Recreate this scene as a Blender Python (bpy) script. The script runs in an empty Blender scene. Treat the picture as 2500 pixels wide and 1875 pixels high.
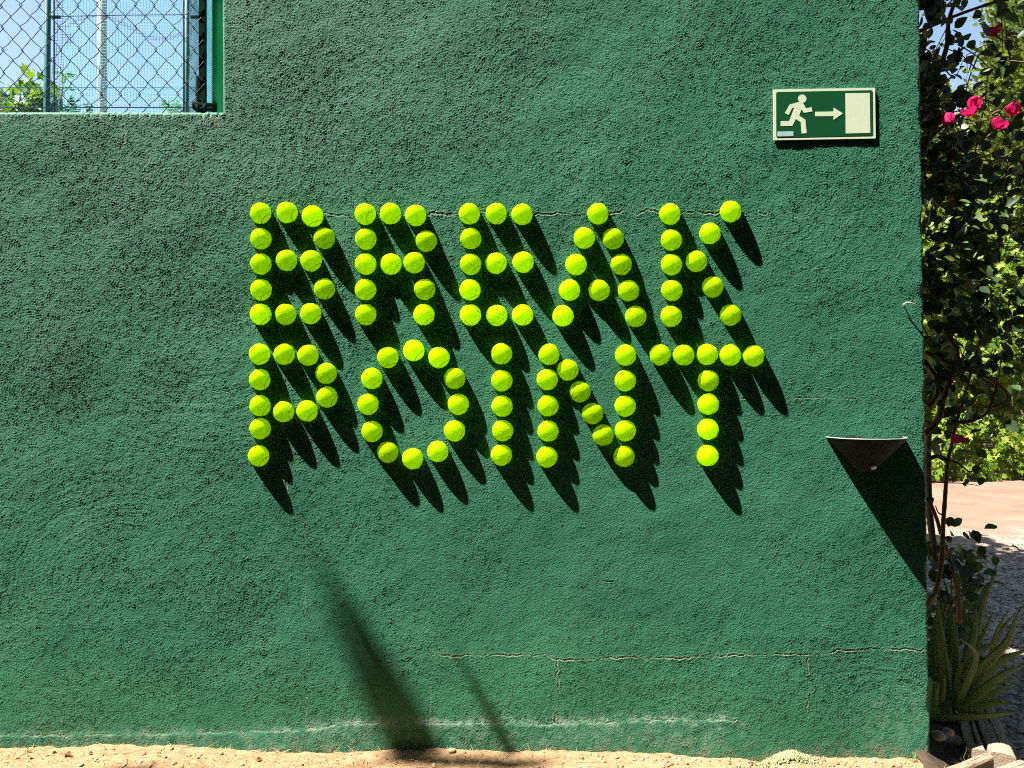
import bpy, math, random
import numpy as np
from mathutils import Vector, Matrix
from mathutils.geometry import tessellate_polygon

S = bpy.context.scene
COL = S.collection
R = math.radians

# ------------------------------------------------------------------ camera, sky, sun, exposure
CAM_Y, CAM_Z, FPX = -2.236, 1.13, 1805.0
cam = bpy.data.cameras.new("camera")
cam.sensor_width = 36.0
cam.lens = FPX / 2500.0 * 36.0
cam.clip_start = 0.05
cam.clip_end = 600.0
cam_o = bpy.data.objects.new("camera", cam)
COL.objects.link(cam_o)
cam_o.location = (0, CAM_Y, CAM_Z)
cam_o.rotation_euler = (R(90), 0, 0)
S.camera = cam_o

SUN_DIR = Vector((0.481, 0.153, -0.863)).normalized()      # the way the light travels
world = bpy.data.worlds.new("World")
S.world = world
world.use_nodes = True
wn = world.node_tree
sky = wn.nodes.new("ShaderNodeTexSky")
sky.sky_type = 'NISHITA'
sky.sun_disc = False
sky.air_density = 1.25
sky.ozone_density = 0.4
sky.sun_elevation = math.asin(-SUN_DIR.z)
sky.sun_rotation = math.atan2(-SUN_DIR.x, -SUN_DIR.y) % (2 * math.pi)
wn.links.new(sky.outputs[0], wn.nodes["Background"].inputs[0])
wn.nodes["Background"].inputs[1].default_value = 0.05

sun = bpy.data.lights.new("sun", 'SUN')
sun.energy = 5.0
sun.angle = R(0.5)
sun.color = (1.0, 0.955, 0.88)
sun_o = bpy.data.objects.new("sun", sun)
COL.objects.link(sun_o)
sun_o.rotation_euler = SUN_DIR.to_track_quat('-Z', 'Y').to_euler()
sun_o.location = (-4, -2, 8)

S.view_settings.view_transform = 'Standard'
S.view_settings.look = 'None'
S.view_settings.exposure = 2.2
S.view_settings.gamma = 1.0
S.view_settings.use_curve_mapping = False
S.render.engine = 'CYCLES'
S.cycles.use_denoising = False
S.cycles.filter_width = 1.05
S.cycles.max_bounces = 8
S.cycles.transparent_max_bounces = 8

# ------------------------------------------------------------------ helpers
rng = np.random.default_rng(11)
random.seed(5)


def px(u, v, y=0.0):
    """photo pixel (2500 wide) to the point at depth y of the scene"""
    d = y - CAM_Y
    return Vector(((u - 1250.0) / FPX * d, y, CAM_Z - (v - 937.5) / FPX * d))


def qx(u, v, y=0.0):
    k = 2500.0 / 2212.0
    return px(u * k, v * k, y)


def tag(o, label=None, cat=None, group=None, kind=None):
    if label: o["label"] = label
    if cat: o["category"] = cat
    if group: o["group"] = group
    if kind: o["kind"] = kind
    return o


def link(name, me, mat=None, parent=None, smooth=False):
    if mat is not None and not me.materials:
        me.materials.append(mat)
    o = bpy.data.objects.new(name, me)
    COL.objects.link(o)
    if parent is not None:
        o.parent = parent
    if smooth:
        me.polygons.foreach_set("use_smooth", np.ones(len(me.polygons), dtype=bool))
    return o


def empty(name, loc=(0, 0, 0)):
    o = bpy.data.objects.new(name, None)
    o.empty_display_size = 0.1
    o.location = loc
    COL.objects.link(o)
    return o


class MB:
    """collects pieces that make ONE mesh"""
    def __init__(self):
        self.v, self.f = [], []

    def add(self, v, f):
        b = len(self.v)
        self.v += [tuple(p) for p in v]
        self.f += [tuple(i + b for i in q) for q in f]
        return self

    def box(self, lo, hi, M=None):
        x0, y0, z0 = lo
        x1, y1, z1 = hi
        v = [Vector(p) for p in ((x0, y0, z0), (x1, y0, z0), (x1, y1, z0), (x0, y1, z0),
                                 (x0, y0, z1), (x1, y0, z1), (x1, y1, z1), (x0, y1, z1))]
        if M is not None:
            v = [M @ p for p in v]
        return self.add(v, [(0, 3, 2, 1), (4, 5, 6, 7), (0, 1, 5, 4), (1, 2, 6, 5), (2, 3, 7, 6), (3, 0, 4, 7)])

    def tube(self, pts, rad, n=6, cap=True):
        pts = [Vector(p) for p in pts]
        if not hasattr(rad, '__len__'):
            rad = [rad] * len(pts)
        v, f = [], []
        up = None
        for i, p in enumerate(pts):
            a = pts[max(i - 1, 0)]
            b = pts[min(i + 1, len(pts) - 1)]
            t = (b - a)
            t = t.normalized() if t.length > 1e-9 else Vector((0, 0, 1))
            if up is None:
                up = Vector((0, 1, 0)) if abs(t.y) < .9 else Vector((1, 0, 0))
            s = t.cross(up)
            s = s.normalized() if s.length > 1e-6 else Vector((1, 0, 0))
            up = s.cross(t).normalized()
            for k in range(n):
                c = 2 * math.pi * k / n
                v.append(p + (s * math.cos(c) + up * math.sin(c)) * rad[i])
        for i in range(len(pts) - 1):
            for k in range(n):
                k2 = (k + 1) % n
                f.append((i * n + k, i * n + k2, (i + 1) * n + k2, (i + 1) * n + k))
        if cap:
            f.append(tuple(reversed(range(n))))
            f.append(tuple((len(pts) - 1) * n + k for k in range(n)))
        return self.add(v, f)

    def prism(self, poly, y0, y1):
        """poly: (x, z) outline, from y0 (front) to y1 (back)"""
        n = len(poly)
        v = [(p[0], y0, p[1]) for p in poly] + [(p[0], y1, p[1]) for p in poly]
        tri = tessellate_polygon([[Vector((p[0], p[1], 0)) for p in poly]])
        f = [tuple(t) for t in tri] + [tuple(i + n for i in reversed(t)) for t in tri]
        f += [(i, (i + 1) % n, n + (i + 1) % n, n + i) for i in range(n)]
        return self.add(v, f)

    def mesh(self, name):
        me = bpy.data.meshes.new(name)
        me.from_pydata(self.v, [], self.f)
        me.update()
        import bmesh
        bm = bmesh.new()
        bm.from_mesh(me)
        bmesh.ops.recalc_face_normals(bm, faces=bm.faces)
        bm.to_mesh(me)
        bm.free()
        return me

    def build(self, name, mat=None, parent=None, smooth=False):
        return link(name, self.mesh(name), mat, parent, smooth)


def np_mesh(name, V, F, smooth=False):
    """V (n,3), F (m,3 or 4) to a mesh"""
    V = np.ascontiguousarray(V, dtype=np.float32)
    F = np.ascontiguousarray(F, dtype=np.int32)
    m, k = F.shape
    me = bpy.data.meshes.new(name)
    me.vertices.add(len(V))
    me.vertices.foreach_set("co", V.ravel())
    me.loops.add(m * k)
    me.loops.foreach_set("vertex_index", F.ravel())
    me.polygons.add(m)
    me.polygons.foreach_set("loop_start", np.arange(0, m * k, k, dtype=np.int32))
    me.polygons.foreach_set("loop_total", np.full(m, k, dtype=np.int32))
    if smooth:
        me.polygons.foreach_set("use_smooth", np.ones(m, dtype=bool))
    me.update(calc_edges=True)
    return me


def attr(me, name, vals):
    a = me.attributes.new(name, 'FLOAT', 'POINT')
    a.data.foreach_set("value", np.ascontiguousarray(vals, dtype=np.float32).ravel())


def unit(a):
    return a / np.maximum(np.linalg.norm(a, axis=-1, keepdims=True), 1e-9)


def scatter(name, tmpl, P, A, N, Sc, mat, parent=None, var=None):
    """copies of a leaf template (verts, tris) joined into one mesh: P place, A leaf axis, N rough normal, Sc size"""
    TV, TF = tmpl
    A = unit(A)
    X = unit(np.cross(A, N))
    Z = np.cross(X, A)
    n = len(P)
    Sc = np.asarray(Sc).reshape(n, 1, 1)
    V = (TV[None, :, 0:1] * X[:, None, :] + TV[None, :, 1:2] * A[:, None, :] + TV[None, :, 2:3] * Z[:, None, :]) * Sc + P[:, None, :]
    F = TF[None] + (np.arange(n) * len(TV))[:, None, None]
    me = np_mesh(name, V.reshape(-1, 3), F.reshape(-1, 3))
    if var is None:
        var = rng.random(n)
    attr(me, "var", np.repeat(var, len(TV)))
    return link(name, me, mat, parent)


LEAF = (np.array([(0, 0, 0), (.34, .22, .05), (.44, .5, .07), (.26, .82, .03), (0, 1.08, -.08),
                  (-.26, .82, .03), (-.44, .5, .07), (-.34, .22, .05), (0, .5, -.05)], dtype=float),
        np.array([(8, 0, 1), (8, 1, 2), (8, 2, 3), (8, 3, 4), (8, 4, 5), (8, 5, 6), (8, 6, 7), (8, 7, 0)]))
CHIP = (np.array([(0, 0, 0), (.36, .5, .08), (0, 1, -.05), (-.36, .5, .08)], dtype=float),
        np.array([(0, 1, 2), (0, 2, 3)]))
IVY = (np.array([(0, 0, 0), (.5, .05, .06), (.3, .38, .02), (.52, .62, .08), (.17, .62, .0), (0, 1.05, -.06),
                 (-.17, .62, .0), (-.52, .62, .08), (-.3, .38, .02), (-.5, .05, .06), (0, .4, -.05)], dtype=float),
       np.array([(10, i, i + 1) for i in range(9)] + [(10, 9, 0)]))


def rand_dirs(n):
    return unit(rng.normal(size=(n, 3)))


# ---- noise
def band(ny, nx, step, lo, hi, seed, aspect=(1, 1)):
    """random field on a grid, wavelengths lo..hi metres, unit deviation"""
    r = np.random.default_rng(seed)
    w = r.normal(size=(ny, nx))
    fy = np.fft.fftfreq(ny, step)[:, None] * aspect[0]
    fx = np.fft.rfftfreq(nx, step)[None, :] * aspect[1]
    fr = np.sqrt(fx * fx + fy * fy) + 1e-9
    c = math.log(math.sqrt(1 / lo / hi))
    s = max(math.log(hi / lo) / 2, .15)
    flt = np.exp(-((np.log(fr) - c) / s) ** 2)
    o = np.fft.irfft2(np.fft.rfft2(w) * flt, s=(ny, nx))
    return o / o.std()


def sstep(a, b, x):
    t = np.clip((x - a) / (b - a), 0, 1)
    return t * t * (3 - 2 * t)


_tab = np.random.default_rng(3).random((256, 256))


def vnoise(x, y):
    xi = np.floor(x).astype(int)
    yi = np.floor(y).astype(int)
    fx = x - xi
    fy = y - yi
    fx = fx * fx * (3 - 2 * fx)
    fy = fy * fy * (3 - 2 * fy)
    g = lambda a, b: _tab[a & 255, b & 255]
    return ((g(xi, yi) * (1 - fx) + g(xi + 1, yi) * fx) * (1 - fy)
            + (g(xi, yi + 1) * (1 - fx) + g(xi + 1, yi + 1) * fx) * fy)


# ---- materials
def new_mat(name):
    m = bpy.data.materials.new(name)
    m.use_nodes = True
    nt = m.node_tree
    return m, nt, nt.nodes["Principled BSDF"], nt.links.new


def setc(b, color=None, rough=None, spec=None, metal=None):
    if color is not None: b.inputs["Base Color"].default_value = (*color, 1)
    if rough is not None: b.inputs["Roughness"].default_value = rough
    if spec is not None: b.inputs["Specular IOR Level"].default_value = spec
    if metal is not None: b.inputs["Metallic"].default_value = metal


def noise_node(nt, scale, detail=4, rough=.6, coord=None, stretch=None):
    n = nt.nodes.new("ShaderNodeTexNoise")
    n.inputs["Scale"].default_value = scale
    n.inputs["Detail"].default_value = detail
    n.inputs["Roughness"].default_value = rough
    tc = nt.nodes.new("ShaderNodeTexCoord")
    if stretch:
        mp = nt.nodes.new("ShaderNodeMapping")
        mp.inputs["Scale"].default_value = stretch
        nt.links.new(tc.outputs["Object"], mp.inputs[0])
        nt.links.new(mp.outputs[0], n.inputs["Vector"])
    else:
        nt.links.new(tc.outputs["Object"], n.inputs["Vector"])
    return n


def ramp_node(nt, stops):
    r = nt.nodes.new("ShaderNodeValToRGB")
    el = r.color_ramp.elements
    while len(el) < len(stops):
        el.new(.5)
    for e, (p, c) in zip(el, stops):
        e.position = p
        e.color = (*c, 1) if len(c) == 3 else c
    return r


def mixc(nt, fac, a, b, mode='MIX'):
    m = nt.nodes.new("ShaderNodeMix")
    m.data_type = 'RGBA'
    m.blend_type = mode
    for sock, val in ((m.inputs[0], fac), (m.inputs[6], a), (m.inputs[7], b)):
        if hasattr(val, 'is_output'):
            nt.links.new(val, sock)
        elif isinstance(val, (int, float)):
            sock.default_value = val
        else:
            sock.default_value = (*val, 1)
    return m.outputs[2]


def mapr(nt, val, a, b, c=0., d=1.):
    m = nt.nodes.new("ShaderNodeMapRange")
    m.inputs[1].default_value, m.inputs[2].default_value = a, b
    m.inputs[3].default_value, m.inputs[4].default_value = c, d
    nt.links.new(val, m.inputs[0])
    return m.outputs[0]


def attr_node(nt, name):
    a = nt.nodes.new("ShaderNodeAttribute")
    a.attribute_name = name
    return a.outputs["Fac"]


def bump(nt, b, height, strength=.3, dist=.002):
    bn = nt.nodes.new("ShaderNodeBump")
    bn.inputs["Strength"].default_value = strength
    bn.inputs["Distance"].default_value = dist
    nt.links.new(height, bn.inputs["Height"])
    nt.links.new(bn.outputs[0], b.inputs["Normal"])
    return bn


def simple_mat(name, color, color2=None, scale=20, rough=.6, spec=.3, metal=0., bmp=0., bscale=None, stretch=None):
    m, nt, b, L = new_mat(name)
    setc(b, color, rough, spec, metal)
    if color2 is not None:
        n = noise_node(nt, scale, 5, .65, stretch=stretch)
        r = ramp_node(nt, [(.3, color), (.7, color2)])
        L(n.outputs["Fac"], r.inputs[0])
        L(r.outputs[0], b.inputs["Base Color"])
    if bmp:
        n2 = noise_node(nt, bscale or scale * 3, 5, .6, stretch=stretch)
        bump(nt, b, n2.outputs["Fac"], .6, bmp)
    return m


def leaf_mat(name, stops, trans=.35, rough=.45, spec=.35, tcol=None):
    m, nt, b, L = new_mat(name)
    r = ramp_node(nt, stops)
    L(attr_node(nt, "var"), r.inputs[0])
    L(r.outputs[0], b.inputs["Base Color"])
    setc(b, None, rough, spec)
    tr = nt.nodes.new("ShaderNodeBsdfTranslucent")
    tint = mixc(nt, 1.0, r.outputs[0], tcol or (1.3, 1.35, .5), 'MULTIPLY')
    L(tint, tr.inputs[0])
    mx = nt.nodes.new("ShaderNodeMixShader")
    mx.inputs[0].default_value = trans
    out = nt.nodes["Material Output"]
    L(b.outputs[0], mx.inputs[1])
    L(tr.outputs[0], mx.inputs[2])
    L(mx.outputs[0], out.inputs[0])
    return m


# ------------------------------------------------------------------ ground
def ground_profile(x):
    """height of the ground line along the wall base"""
    us = np.array([-900, 0, 150, 300, 480, 650, 800, 940, 1100, 1300, 1500, 1600, 1640, 1700, 1790, 1900, 2020, 2120, 2600])
    vs = np.array([1612, 1615, 1613, 1609, 1617, 1621, 1626, 1619, 1624, 1621, 1631, 1637, 1643, 1622, 1637, 1641, 1640, 1650, 1645])
    xs = (us - 1106) * .0014
    zs = 1.13 - (vs - 829.5) * .0014
    return np.interp(x, xs, zs)


def ground_h(x, y):
    near = np.exp(-np.maximum(0, np.abs(y) - .05) ** 2 / .05)
    side = sstep(1.25, 1.5, x)
    h = ground_profile(x) * near * (1 - .6 * side)
    h = h + (vnoise(x * 9 + 40, y * 9 + 7) - .5) * .012 * (.35 + .65 * near)
    h = h + (vnoise(x * 40 + 3, y * 40 + 17) - .5) * .006 + (vnoise(x * 110 + 3, y * 110 + 1) - .5) * .003
    far = sstep(2, 8, np.abs(y)) * (1 - sstep(25, 60, np.abs(y)))
    h = h - .055 * sstep(1.24, 1.36, x) * (1 - sstep(.25, .9, y)) * (1 - sstep(2.2, 3, x))
    return h + far * (vnoise(x * .9, y * .9) - .5) * .05


m, nt, b, L = new_mat("ground_soil")
n1 = noise_node(nt, 2.2, 6, .6)
n2 = noise_node(nt, 55, 6, .7)
n3 = noise_node(nt, 260, 3, .6)
sand = ramp_node(nt, [(.25, (.20, .115, .055)), (.5, (.27, .17, .095)), (.75, (.33, .23, .14))])
L(n2.outputs["Fac"], sand.inputs[0])
grav = ramp_node(nt, [(.3, (.14, .115, .092)), (.5, (.23, .195, .16)), (.7, (.34, .295, .245))])
vor = nt.nodes.new("ShaderNodeTexVoronoi")
vor.inputs["Scale"].default_value = 55
tcg = nt.nodes.new("ShaderNodeTexCoord")
L(tcg.outputs["Object"], vor.inputs["Vector"])
sep = nt.nodes.new("ShaderNodeSeparateColor")
L(vor.outputs["Color"], sep.inputs[0])
L(sep.outputs[0], grav.inputs[0])
gfac = attr_node(nt, "gravel")
colr = mixc(nt, gfac, sand.outputs[0], grav.outputs[0])
path = mixc(nt, mapr(nt, n1.outputs["Fac"], .35, .65), (.150, .098, .072), (.200, .137, .102))
colr = mixc(nt, attr_node(nt, "far"), colr, path)
colr = mixc(nt, attr_node(nt, "court"), colr, (.030, .040, .032))
colr = mixc(nt, mapr(nt, n3.outputs["Fac"], .3, .7, .25, 0.), colr, (.10, .06, .03))
L(colr, b.inputs["Base Color"])
setc(b, None, .95, .1)
bump(nt, b, n2.outputs["Fac"], .8, .01)
M_GROUND = m

gx = np.concatenate([[-300, -100, -40, -15, -6, -3], np.arange(-1.9, 2.3, .012), np.arange(2.35, 9, .12), [12, 20, 40, 100, 300]])
gy = np.concatenate([[-300, -60, -15, -5, -2.5, -1.2, -.6], np.arange(-.4, .1, .008), np.arange(.1, 2.6, .02), np.arange(2.65, 8, .1), [9, 12, 18, 30, 60, 120, 300]])
GX, GY = np.meshgrid(gx, gy)
GZ = ground_h(GX, GY)
idx = np.arange(GX.size).reshape(GX.shape)
F = np.stack([idx[:-1, :-1], idx[:-1, 1:], idx[1:, 1:], idx[1:, :-1]], -1).reshape(-1, 4)
me = np_mesh("ground", np.stack([GX, GY, GZ], -1).reshape(-1, 3), F, True)
attr(me, "gravel", (sstep(1.30, 1.6, GX + (vnoise(GX * 8, GY * 8) - .5) * .2) * sstep(-.3, .1, GY)))
attr(me, "far", sstep(2.2, 4.2, GY + (vnoise(GX * 3, GY * 3) - .5) * 1.2))
attr(me, "court", 1 - sstep(-.75, -.5, GY))  # dark tone invented for the unseen ground in front, to cut bounced light
g = link("ground", me, M_GROUND)
tag(g, "sandy ground with a pale gravel path beyond the wall", kind="structure")

# ------------------------------------------------------------------ the stucco wall
STEP = .0026
XL, ZB, ZT = -1.80, -.06, 2.36
xr0 = 1.252
xs = np.arange(XL, xr0 + STEP * .5, STEP)
zs = np.arange(ZB, ZT + STEP * .5, STEP)
nx, nz = len(xs), len(zs)
WX, WZ = np.meshgrid(xs, zs)
UU = WX / .0014 + 1106          # photo pixels of the 2212 wide view, handy for the wear map
VV = 829.5 - (WZ - 1.13) / .0014


def blob(u, v, ru, rv):
    return np.exp(-((UU - u) / ru) ** 2 - ((VV - v) / rv) ** 2)


lf = band(nz, nx, STEP, .25, .8, 21)
mf = band(nz, nx, STEP, .07, .2, 22)
rough = .50 + .11 * lf + .05 * mf
rough += .45 * blob(250, 600, 420, 420) + .30 * blob(700, 250, 420, 260) + .22 * blob(1650, 330, 500, 200)
rough += .25 * blob(1400, 1500, 250, 70) + .15 * blob(300, 1350, 400, 200) + .12 * blob(1900, 1500, 160, 140)
rough -= .40 * blob(1300, 1130, 420, 160) + .30 * blob(1500, 880, 400, 300) + .15 * blob(1500, 30, 250, 80) + .3 * blob(1150, 1330, 300, 90)
rough = .42 + .62 * np.clip(rough, .05, 1.05)
g1 = band(nz, nx, STEP, .0060, .0088, 1)
g2 = band(nz, nx, STEP, .010, .018, 2)
clus = band(nz, nx, STEP, .022, .06, 8)
grain = np.clip(g1 - .05 + .14 * clus, 0, 2.0) - .35 * np.clip(-g1 - .9, 0, 1.5)
h = rough * (.00060 * grain * np.clip(1 + .22 * clus, .3, 1.7) + .00010 * g2)
pit = band(nz, nx, STEP, .008, .016, 6)
h -= .0010 * np.clip(pit - 2.4, 0, 1.2) * (.6 + .6 * rough)
h += .0008 * np.clip(-pit - 2.2, 0, 1) * rough
h += .00015 * band(nz, nx, STEP, .05, .13, 3) + .00045 * band(nz, nx, STEP, .18, .45, 4) + .0012 * band(nz, nx, STEP, .5, 1.1, 5)
# arcs left by the trowel
for cu, cv, ru, sd in ((1650, 420, 330, 1), (1240, 240, 260, 2), (900, 320, 300, 3), (420, 700, 420, 4), (1850, 1560, 240, 5), (260, 1250, 330, 6), (1750, 60, 250, 7), (1050, 1500, 260, 8)):
    rr = np.hypot(UU - cu, (VV - cv) * 1.25)
    ang = np.arctan2(VV - cv, UU - cu)
    r1 = np.random.default_rng(60 + sd)
    prof = np.interp(rr + 9 * np.sin(ang * 2 + sd) + mf * 3, np.arange(0, 900, 5), r1.normal(size=180))
    h += .00016 * prof * np.exp(-((rr - ru * .62) / (ru * .42)) ** 2) * sstep(-.2, .7, np.sin(ang * 1.0 + sd * 1.7))

crack = np.zeros_like(h)
fade = np.zeros_like(h)


def add_crack(pts, depth, width, edge=.6, jit=3., seed=0):
    """pts in 2212 pixels, width and depth in metres"""
    global h, crack
    r1 = np.random.default_rng(300 + seed)
    P = []
    for (u0, v0), (u1, v1) in zip(pts[:-1], pts[1:]):
        n = max(2, int(math.hypot(u1 - u0, v1 - v0) / 7))
        for k in range(n):
            t = k / n
            P.append((u0 + (u1 - u0) * t + r1.normal() * jit * .5, v0 + (v1 - v0) * t + r1.normal() * jit * .5))
    P.append(pts[-1])
    for k, ((u0, v0), (u1, v1)) in enumerate(zip(P[:-1], P[1:])):
        amp = .55 + .45 * math.sin(k * .37 + seed) + r1.normal() * .2
        amp = min(max(amp, .12), 1.2)
        x0, z0 = (u0 - 1106) * .0014, 1.13 - (v0 - 829.5) * .0014
        x1, z1 = (u1 - 1106) * .0014, 1.13 - (v1 - 829.5) * .0014
        pad = .02
        i0, i1 = np.searchsorted(xs, [min(x0, x1) - pad, max(x0, x1) + pad])
        j0, j1 = np.searchsorted(zs, [min(z0, z1) - pad, max(z0, z1) + pad])
        if i1 - i0 < 2 or j1 - j0 < 2:
            continue
        sx, sz = WX[j0:j1, i0:i1], WZ[j0:j1, i0:i1]
        dx, dz = x1 - x0, z1 - z0
        t = np.clip(((sx - x0) * dx + (sz - z0) * dz) / (dx * dx + dz * dz + 1e-12), 0, 1)
        d = np.hypot(sx - x0 - t * dx, sz - z0 - t * dz)
        dip = np.exp(-(d / width) ** 2) * amp
        lip = np.exp(-((d - width * 1.9) / (width * 1.1)) ** 2) * amp
        np.minimum(D[j0:j1, i0:i1], -depth * dip, out=D[j0:j1, i0:i1])
        np.maximum(U[j0:j1, i0:i1], depth * .35 * lip, out=U[j0:j1, i0:i1])
        np.maximum(crack[j0:j1, i0:i1], np.maximum(edge * lip, edge * .8 * dip), out=crack[j0:j1, i0:i1])


D = np.zeros_like(h)
U = np.zeros_like(h)
add_crack([(690, 462), (800, 468), (900, 461), (985, 464), (1012, 452), (1050, 458), (1150, 462), (1280, 460)], .0022, .0017, .55, 4, 1)
add_crack([(1310, 461), (1362, 454), (1380, 462), (1402, 451), (1425, 458), (1500, 460), (1660, 462)], .0030, .0018, .75, 3, 2)
add_crack([(930, 461), (985, 465)], .003, .002, .8, 3, 9)
add_crack([(750, 478), (748, 540), (751, 600)], .002, .0016, .35, 3, 3)
add_crack([(638, 590), (626, 630), (612, 650), (614, 690), (610, 740), (622, 790), (612, 850), (614, 930), (613, 1020), (618, 1080)], .002, .0016, .45, 4, 4)
add_crack([(1560, 858), (1640, 862), (1720, 858), (1850, 862)], .0014, .0014, .3, 3, 5)
add_crack([(930, 1416), (1080, 1414), (1180, 1415), (1196, 1424), (1280, 1426), (1320, 1420), (1440, 1422), (1560, 1416), (1640, 1414), (1780, 1412), (1812, 1404), (1900, 1403), (2010, 1404)], .0024, .0016, .7, 3.5, 6)
add_crack([(1197, 1424), (1199, 1470), (1195, 1520), (1192, 1562)], .0028, .0017, .55, 3, 7)
add_crack([(1736, 1420), (1739, 1470), (1734, 1535)], .002, .0016, .35, 3, 8)
add_crack([(925, 1470), (924, 1520), (920, 1566)], .0018, .0016, .35, 3, 10)
add_crack([(655, 1110), (657, 1200), (656, 1330), (664, 1440), (655, 1560)], .0011, .0014, .2, 4, 11)
add_crack([(268, 262), (270, 290), (266, 318)], .0016, .0016, .55, 3, 12)
add_crack([(1298, 1254), (1310, 1257), (1322, 1256)], .0018, .0016, .0, 1, 13)
0 and add_crack([(1985, 0), (1988, 300), (1995, 800), (2001, 1300), (2006, 1620)], .0006, .0016, .5, 4, 14)
add_crack([(1560, 1552), (1598, 1562)], .003, .0018, .5, 3, 15)
h += D + U

# plinth that stands a few millimetres proud, lime bloom along its top edge
bu = np.array([-700, 0, 300, 500, 640, 750, 1100, 1200, 1400, 1560, 1620, 1800, 2300])
bv = np.array([1590, 1588, 1584, 1582, 1576, 1562, 1560, 1563, 1556, 1553, 1566, 1600, 1605])
line = np.interp(UU, bu, bv) + 1.6 * band(nz, nx, STEP, .06, .3, 31)
keep = 1 - sstep(1540, 1640, UU)
h += .0013 * keep * sstep(-6, 9, VV - line)
add_n = D * 0
D[:] = 0
U[:] = 0
add_crack([(0, 1589), (300, 1585), (640, 1577), (750, 1563), (1100, 1561), (1200, 1564), (1400, 1557), (1560, 1554)], .0011, .0015, .3, 3, 16)
h += D
blm = band(nz, nx, STEP, .03, .5, 33)
fade = keep * np.exp(-((VV - line + 2) / 11) ** 2) * np.clip(.36 + .30 * blm, 0, 1) * (.45 + .55 * sstep(500, 760, UU))
fade += .35 * keep * np.exp(-((VV - line - 30) / 30) ** 2) * np.clip(.4 + .4 * blm, 0, 1)
fade += .35 * blob(1930, 1555, 90, 60) * np.clip(.5 + .5 * blm, 0, 1)
fade += .2 * np.exp(-((VV - 244) / 2.2) ** 2) * (UU < 490) * np.clip(.5 + .5 * blm, 0, 1)
fade += .35 * np.exp(-((VV - 258) / 9) ** 2) * (UU < 480) * np.clip(.15 + .6 * blm, 0, 1)
fade += .7 * blob(1250 * .885, 457, 45, 6) * 0
dull = np.clip(.30 * blob(120, 650, 500, 650) + .22 * blob(700, 200, 500, 300) + .07 * np.clip(lf, -1, 1.4) + .0 * mf, 0, 1)
dirt = np.clip(sstep(1585, 1640, VV) * (.35 + .3 * blm), 0, 1) * .8
dirt = np.maximum(dirt, .8 * blob(470, 262, 26, 14) * np.clip(.5 + .7 * blm, 0, 1))

# rounded and ragged outer edges, nicks along the sill
ed = xs[-1] - WX
h -= .011 * np.clip(1 - ed / (.010 + .003 * mf[:, -1:]), 0, 1) ** 2
sill = 1.951
JX = -.872
left = WX < JX
dz_ = sill - WZ
nick = band(1, nx, STEP, .012, .05, 41)[0]
h -= np.where(left, .005 * np.clip(1 - dz_ / .006, 0, 1) ** 2 + .009 * np.clip(nick - .9, 0, 1)[None, :] * np.exp(-(dz_ / .010) ** 2), 0)
h -= np.where((WZ > sill) & ~left, .008 * np.clip(1 - (WX - JX) / .008, 0, 1) ** 2, 0)

xtrue = 1.2355 + (2.29 - WZ) / 2.29 * .033           # the free end is a little out of plumb
ragged = .0008 * band(nz, 8, STEP, .01, .03, 43)[:, :1]
X3 = XL + (WX - XL) * (xtrue + ragged * np.exp(-ed / .02) - XL) / (xs[-1] - XL)
# the rightward push only matters near the free end
V = np.stack([X3, -h, WZ], -1).reshape(-1, 3)
idx = np.arange(nx * nz).reshape(nz, nx)
ncol = int(np.searchsorted(xs, JX))
nrow = int(np.searchsorted(zs, sill))
cells = np.ones((nz - 1, nx - 1), bool)
cells[nrow:, :ncol] = False
F = np.stack([idx[:-1, :-1], idx[:-1, 1:], idx[1:, 1:], idx[1:, :-1]], -1)[cells]
# returns of the free edges
extraV, extraF = [], []


def skirt(ids, depth):
    base = len(V) + sum(len(e) for e in extraV)
    q = V[ids].copy()
    q[:, 1] = depth
    extraV.append(q)
    k = np.arange(len(ids) - 1)
    extraF.append(np.stack([ids[:-1], ids[1:], base + k + 1, base + k], -1))


skirt(idx[:, -1], .25)
skirt(idx[nrow, :ncol + 1], .25)
skirt(idx[nrow:, ncol], .25)
mb = MB()
mb.box((JX, .006, ZT - .004), (1.234, .25, 3.45))
mb.box((-6, .006, -.15), (XL + .004, .25, sill - .004))
mb.box((XL + .004, .05, -.15), (JX, .249, sill - .006))
mb.box((JX, .05, -.15), (1.215, .249, ZT - .004))
nb = len(V) + sum(len(e) for e in extraV)
V2 = np.concatenate([V] + extraV + [np.array(mb.v)])
F2 = np.concatenate([F] + extraF + [np.array(mb.f) + nb])
me = np_mesh("wall", V2, F2, True)
npad = len(V2) - nx * nz
for nm, fld in (("crack", crack), ("fade", fade), ("dull", dull), ("dirt", dirt)):
    attr(me, nm, np.concatenate([fld.ravel(), np.zeros(npad)]))

m, nt, b, L = new_mat("green_stucco")
n1 = noise_node(nt, 7, 5, .6)
n2 = noise_node(nt, 150, 3, .6)
n3 = noise_node(nt, 260, 2, .5)
base = mixc(nt, mapr(nt, n1.outputs["Fac"], .35, .65), (.030, .150, .084), (.040, .184, .105))
base = mixc(nt, mapr(nt, n2.outputs["Fac"], .35, .75, 0, .35), base, (.022, .115, .064))
base = mixc(nt, attr_node(nt, "dull"), base, (.070, .142, .088))
base = mixc(nt, attr_node(nt, "dirt"), base, (.17, .16, .10))
base = mixc(nt, attr_node(nt, "fade"), base, (.19, .30, .225))
base = mixc(nt, attr_node(nt, "crack"), base, (.27, .34, .25))
L(base, b.inputs["Base Color"])
setc(b, None, .72, .25)
addn = nt.nodes.new("ShaderNodeMath")
addn.operation = 'ADD'
L(n2.outputs["Fac"], addn.inputs[0])
L(mapr(nt, n3.outputs["Fac"], 0, 1, 0, .8), addn.inputs[1])
bump(nt, b, addn.outputs[0], .6, .0020)
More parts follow.
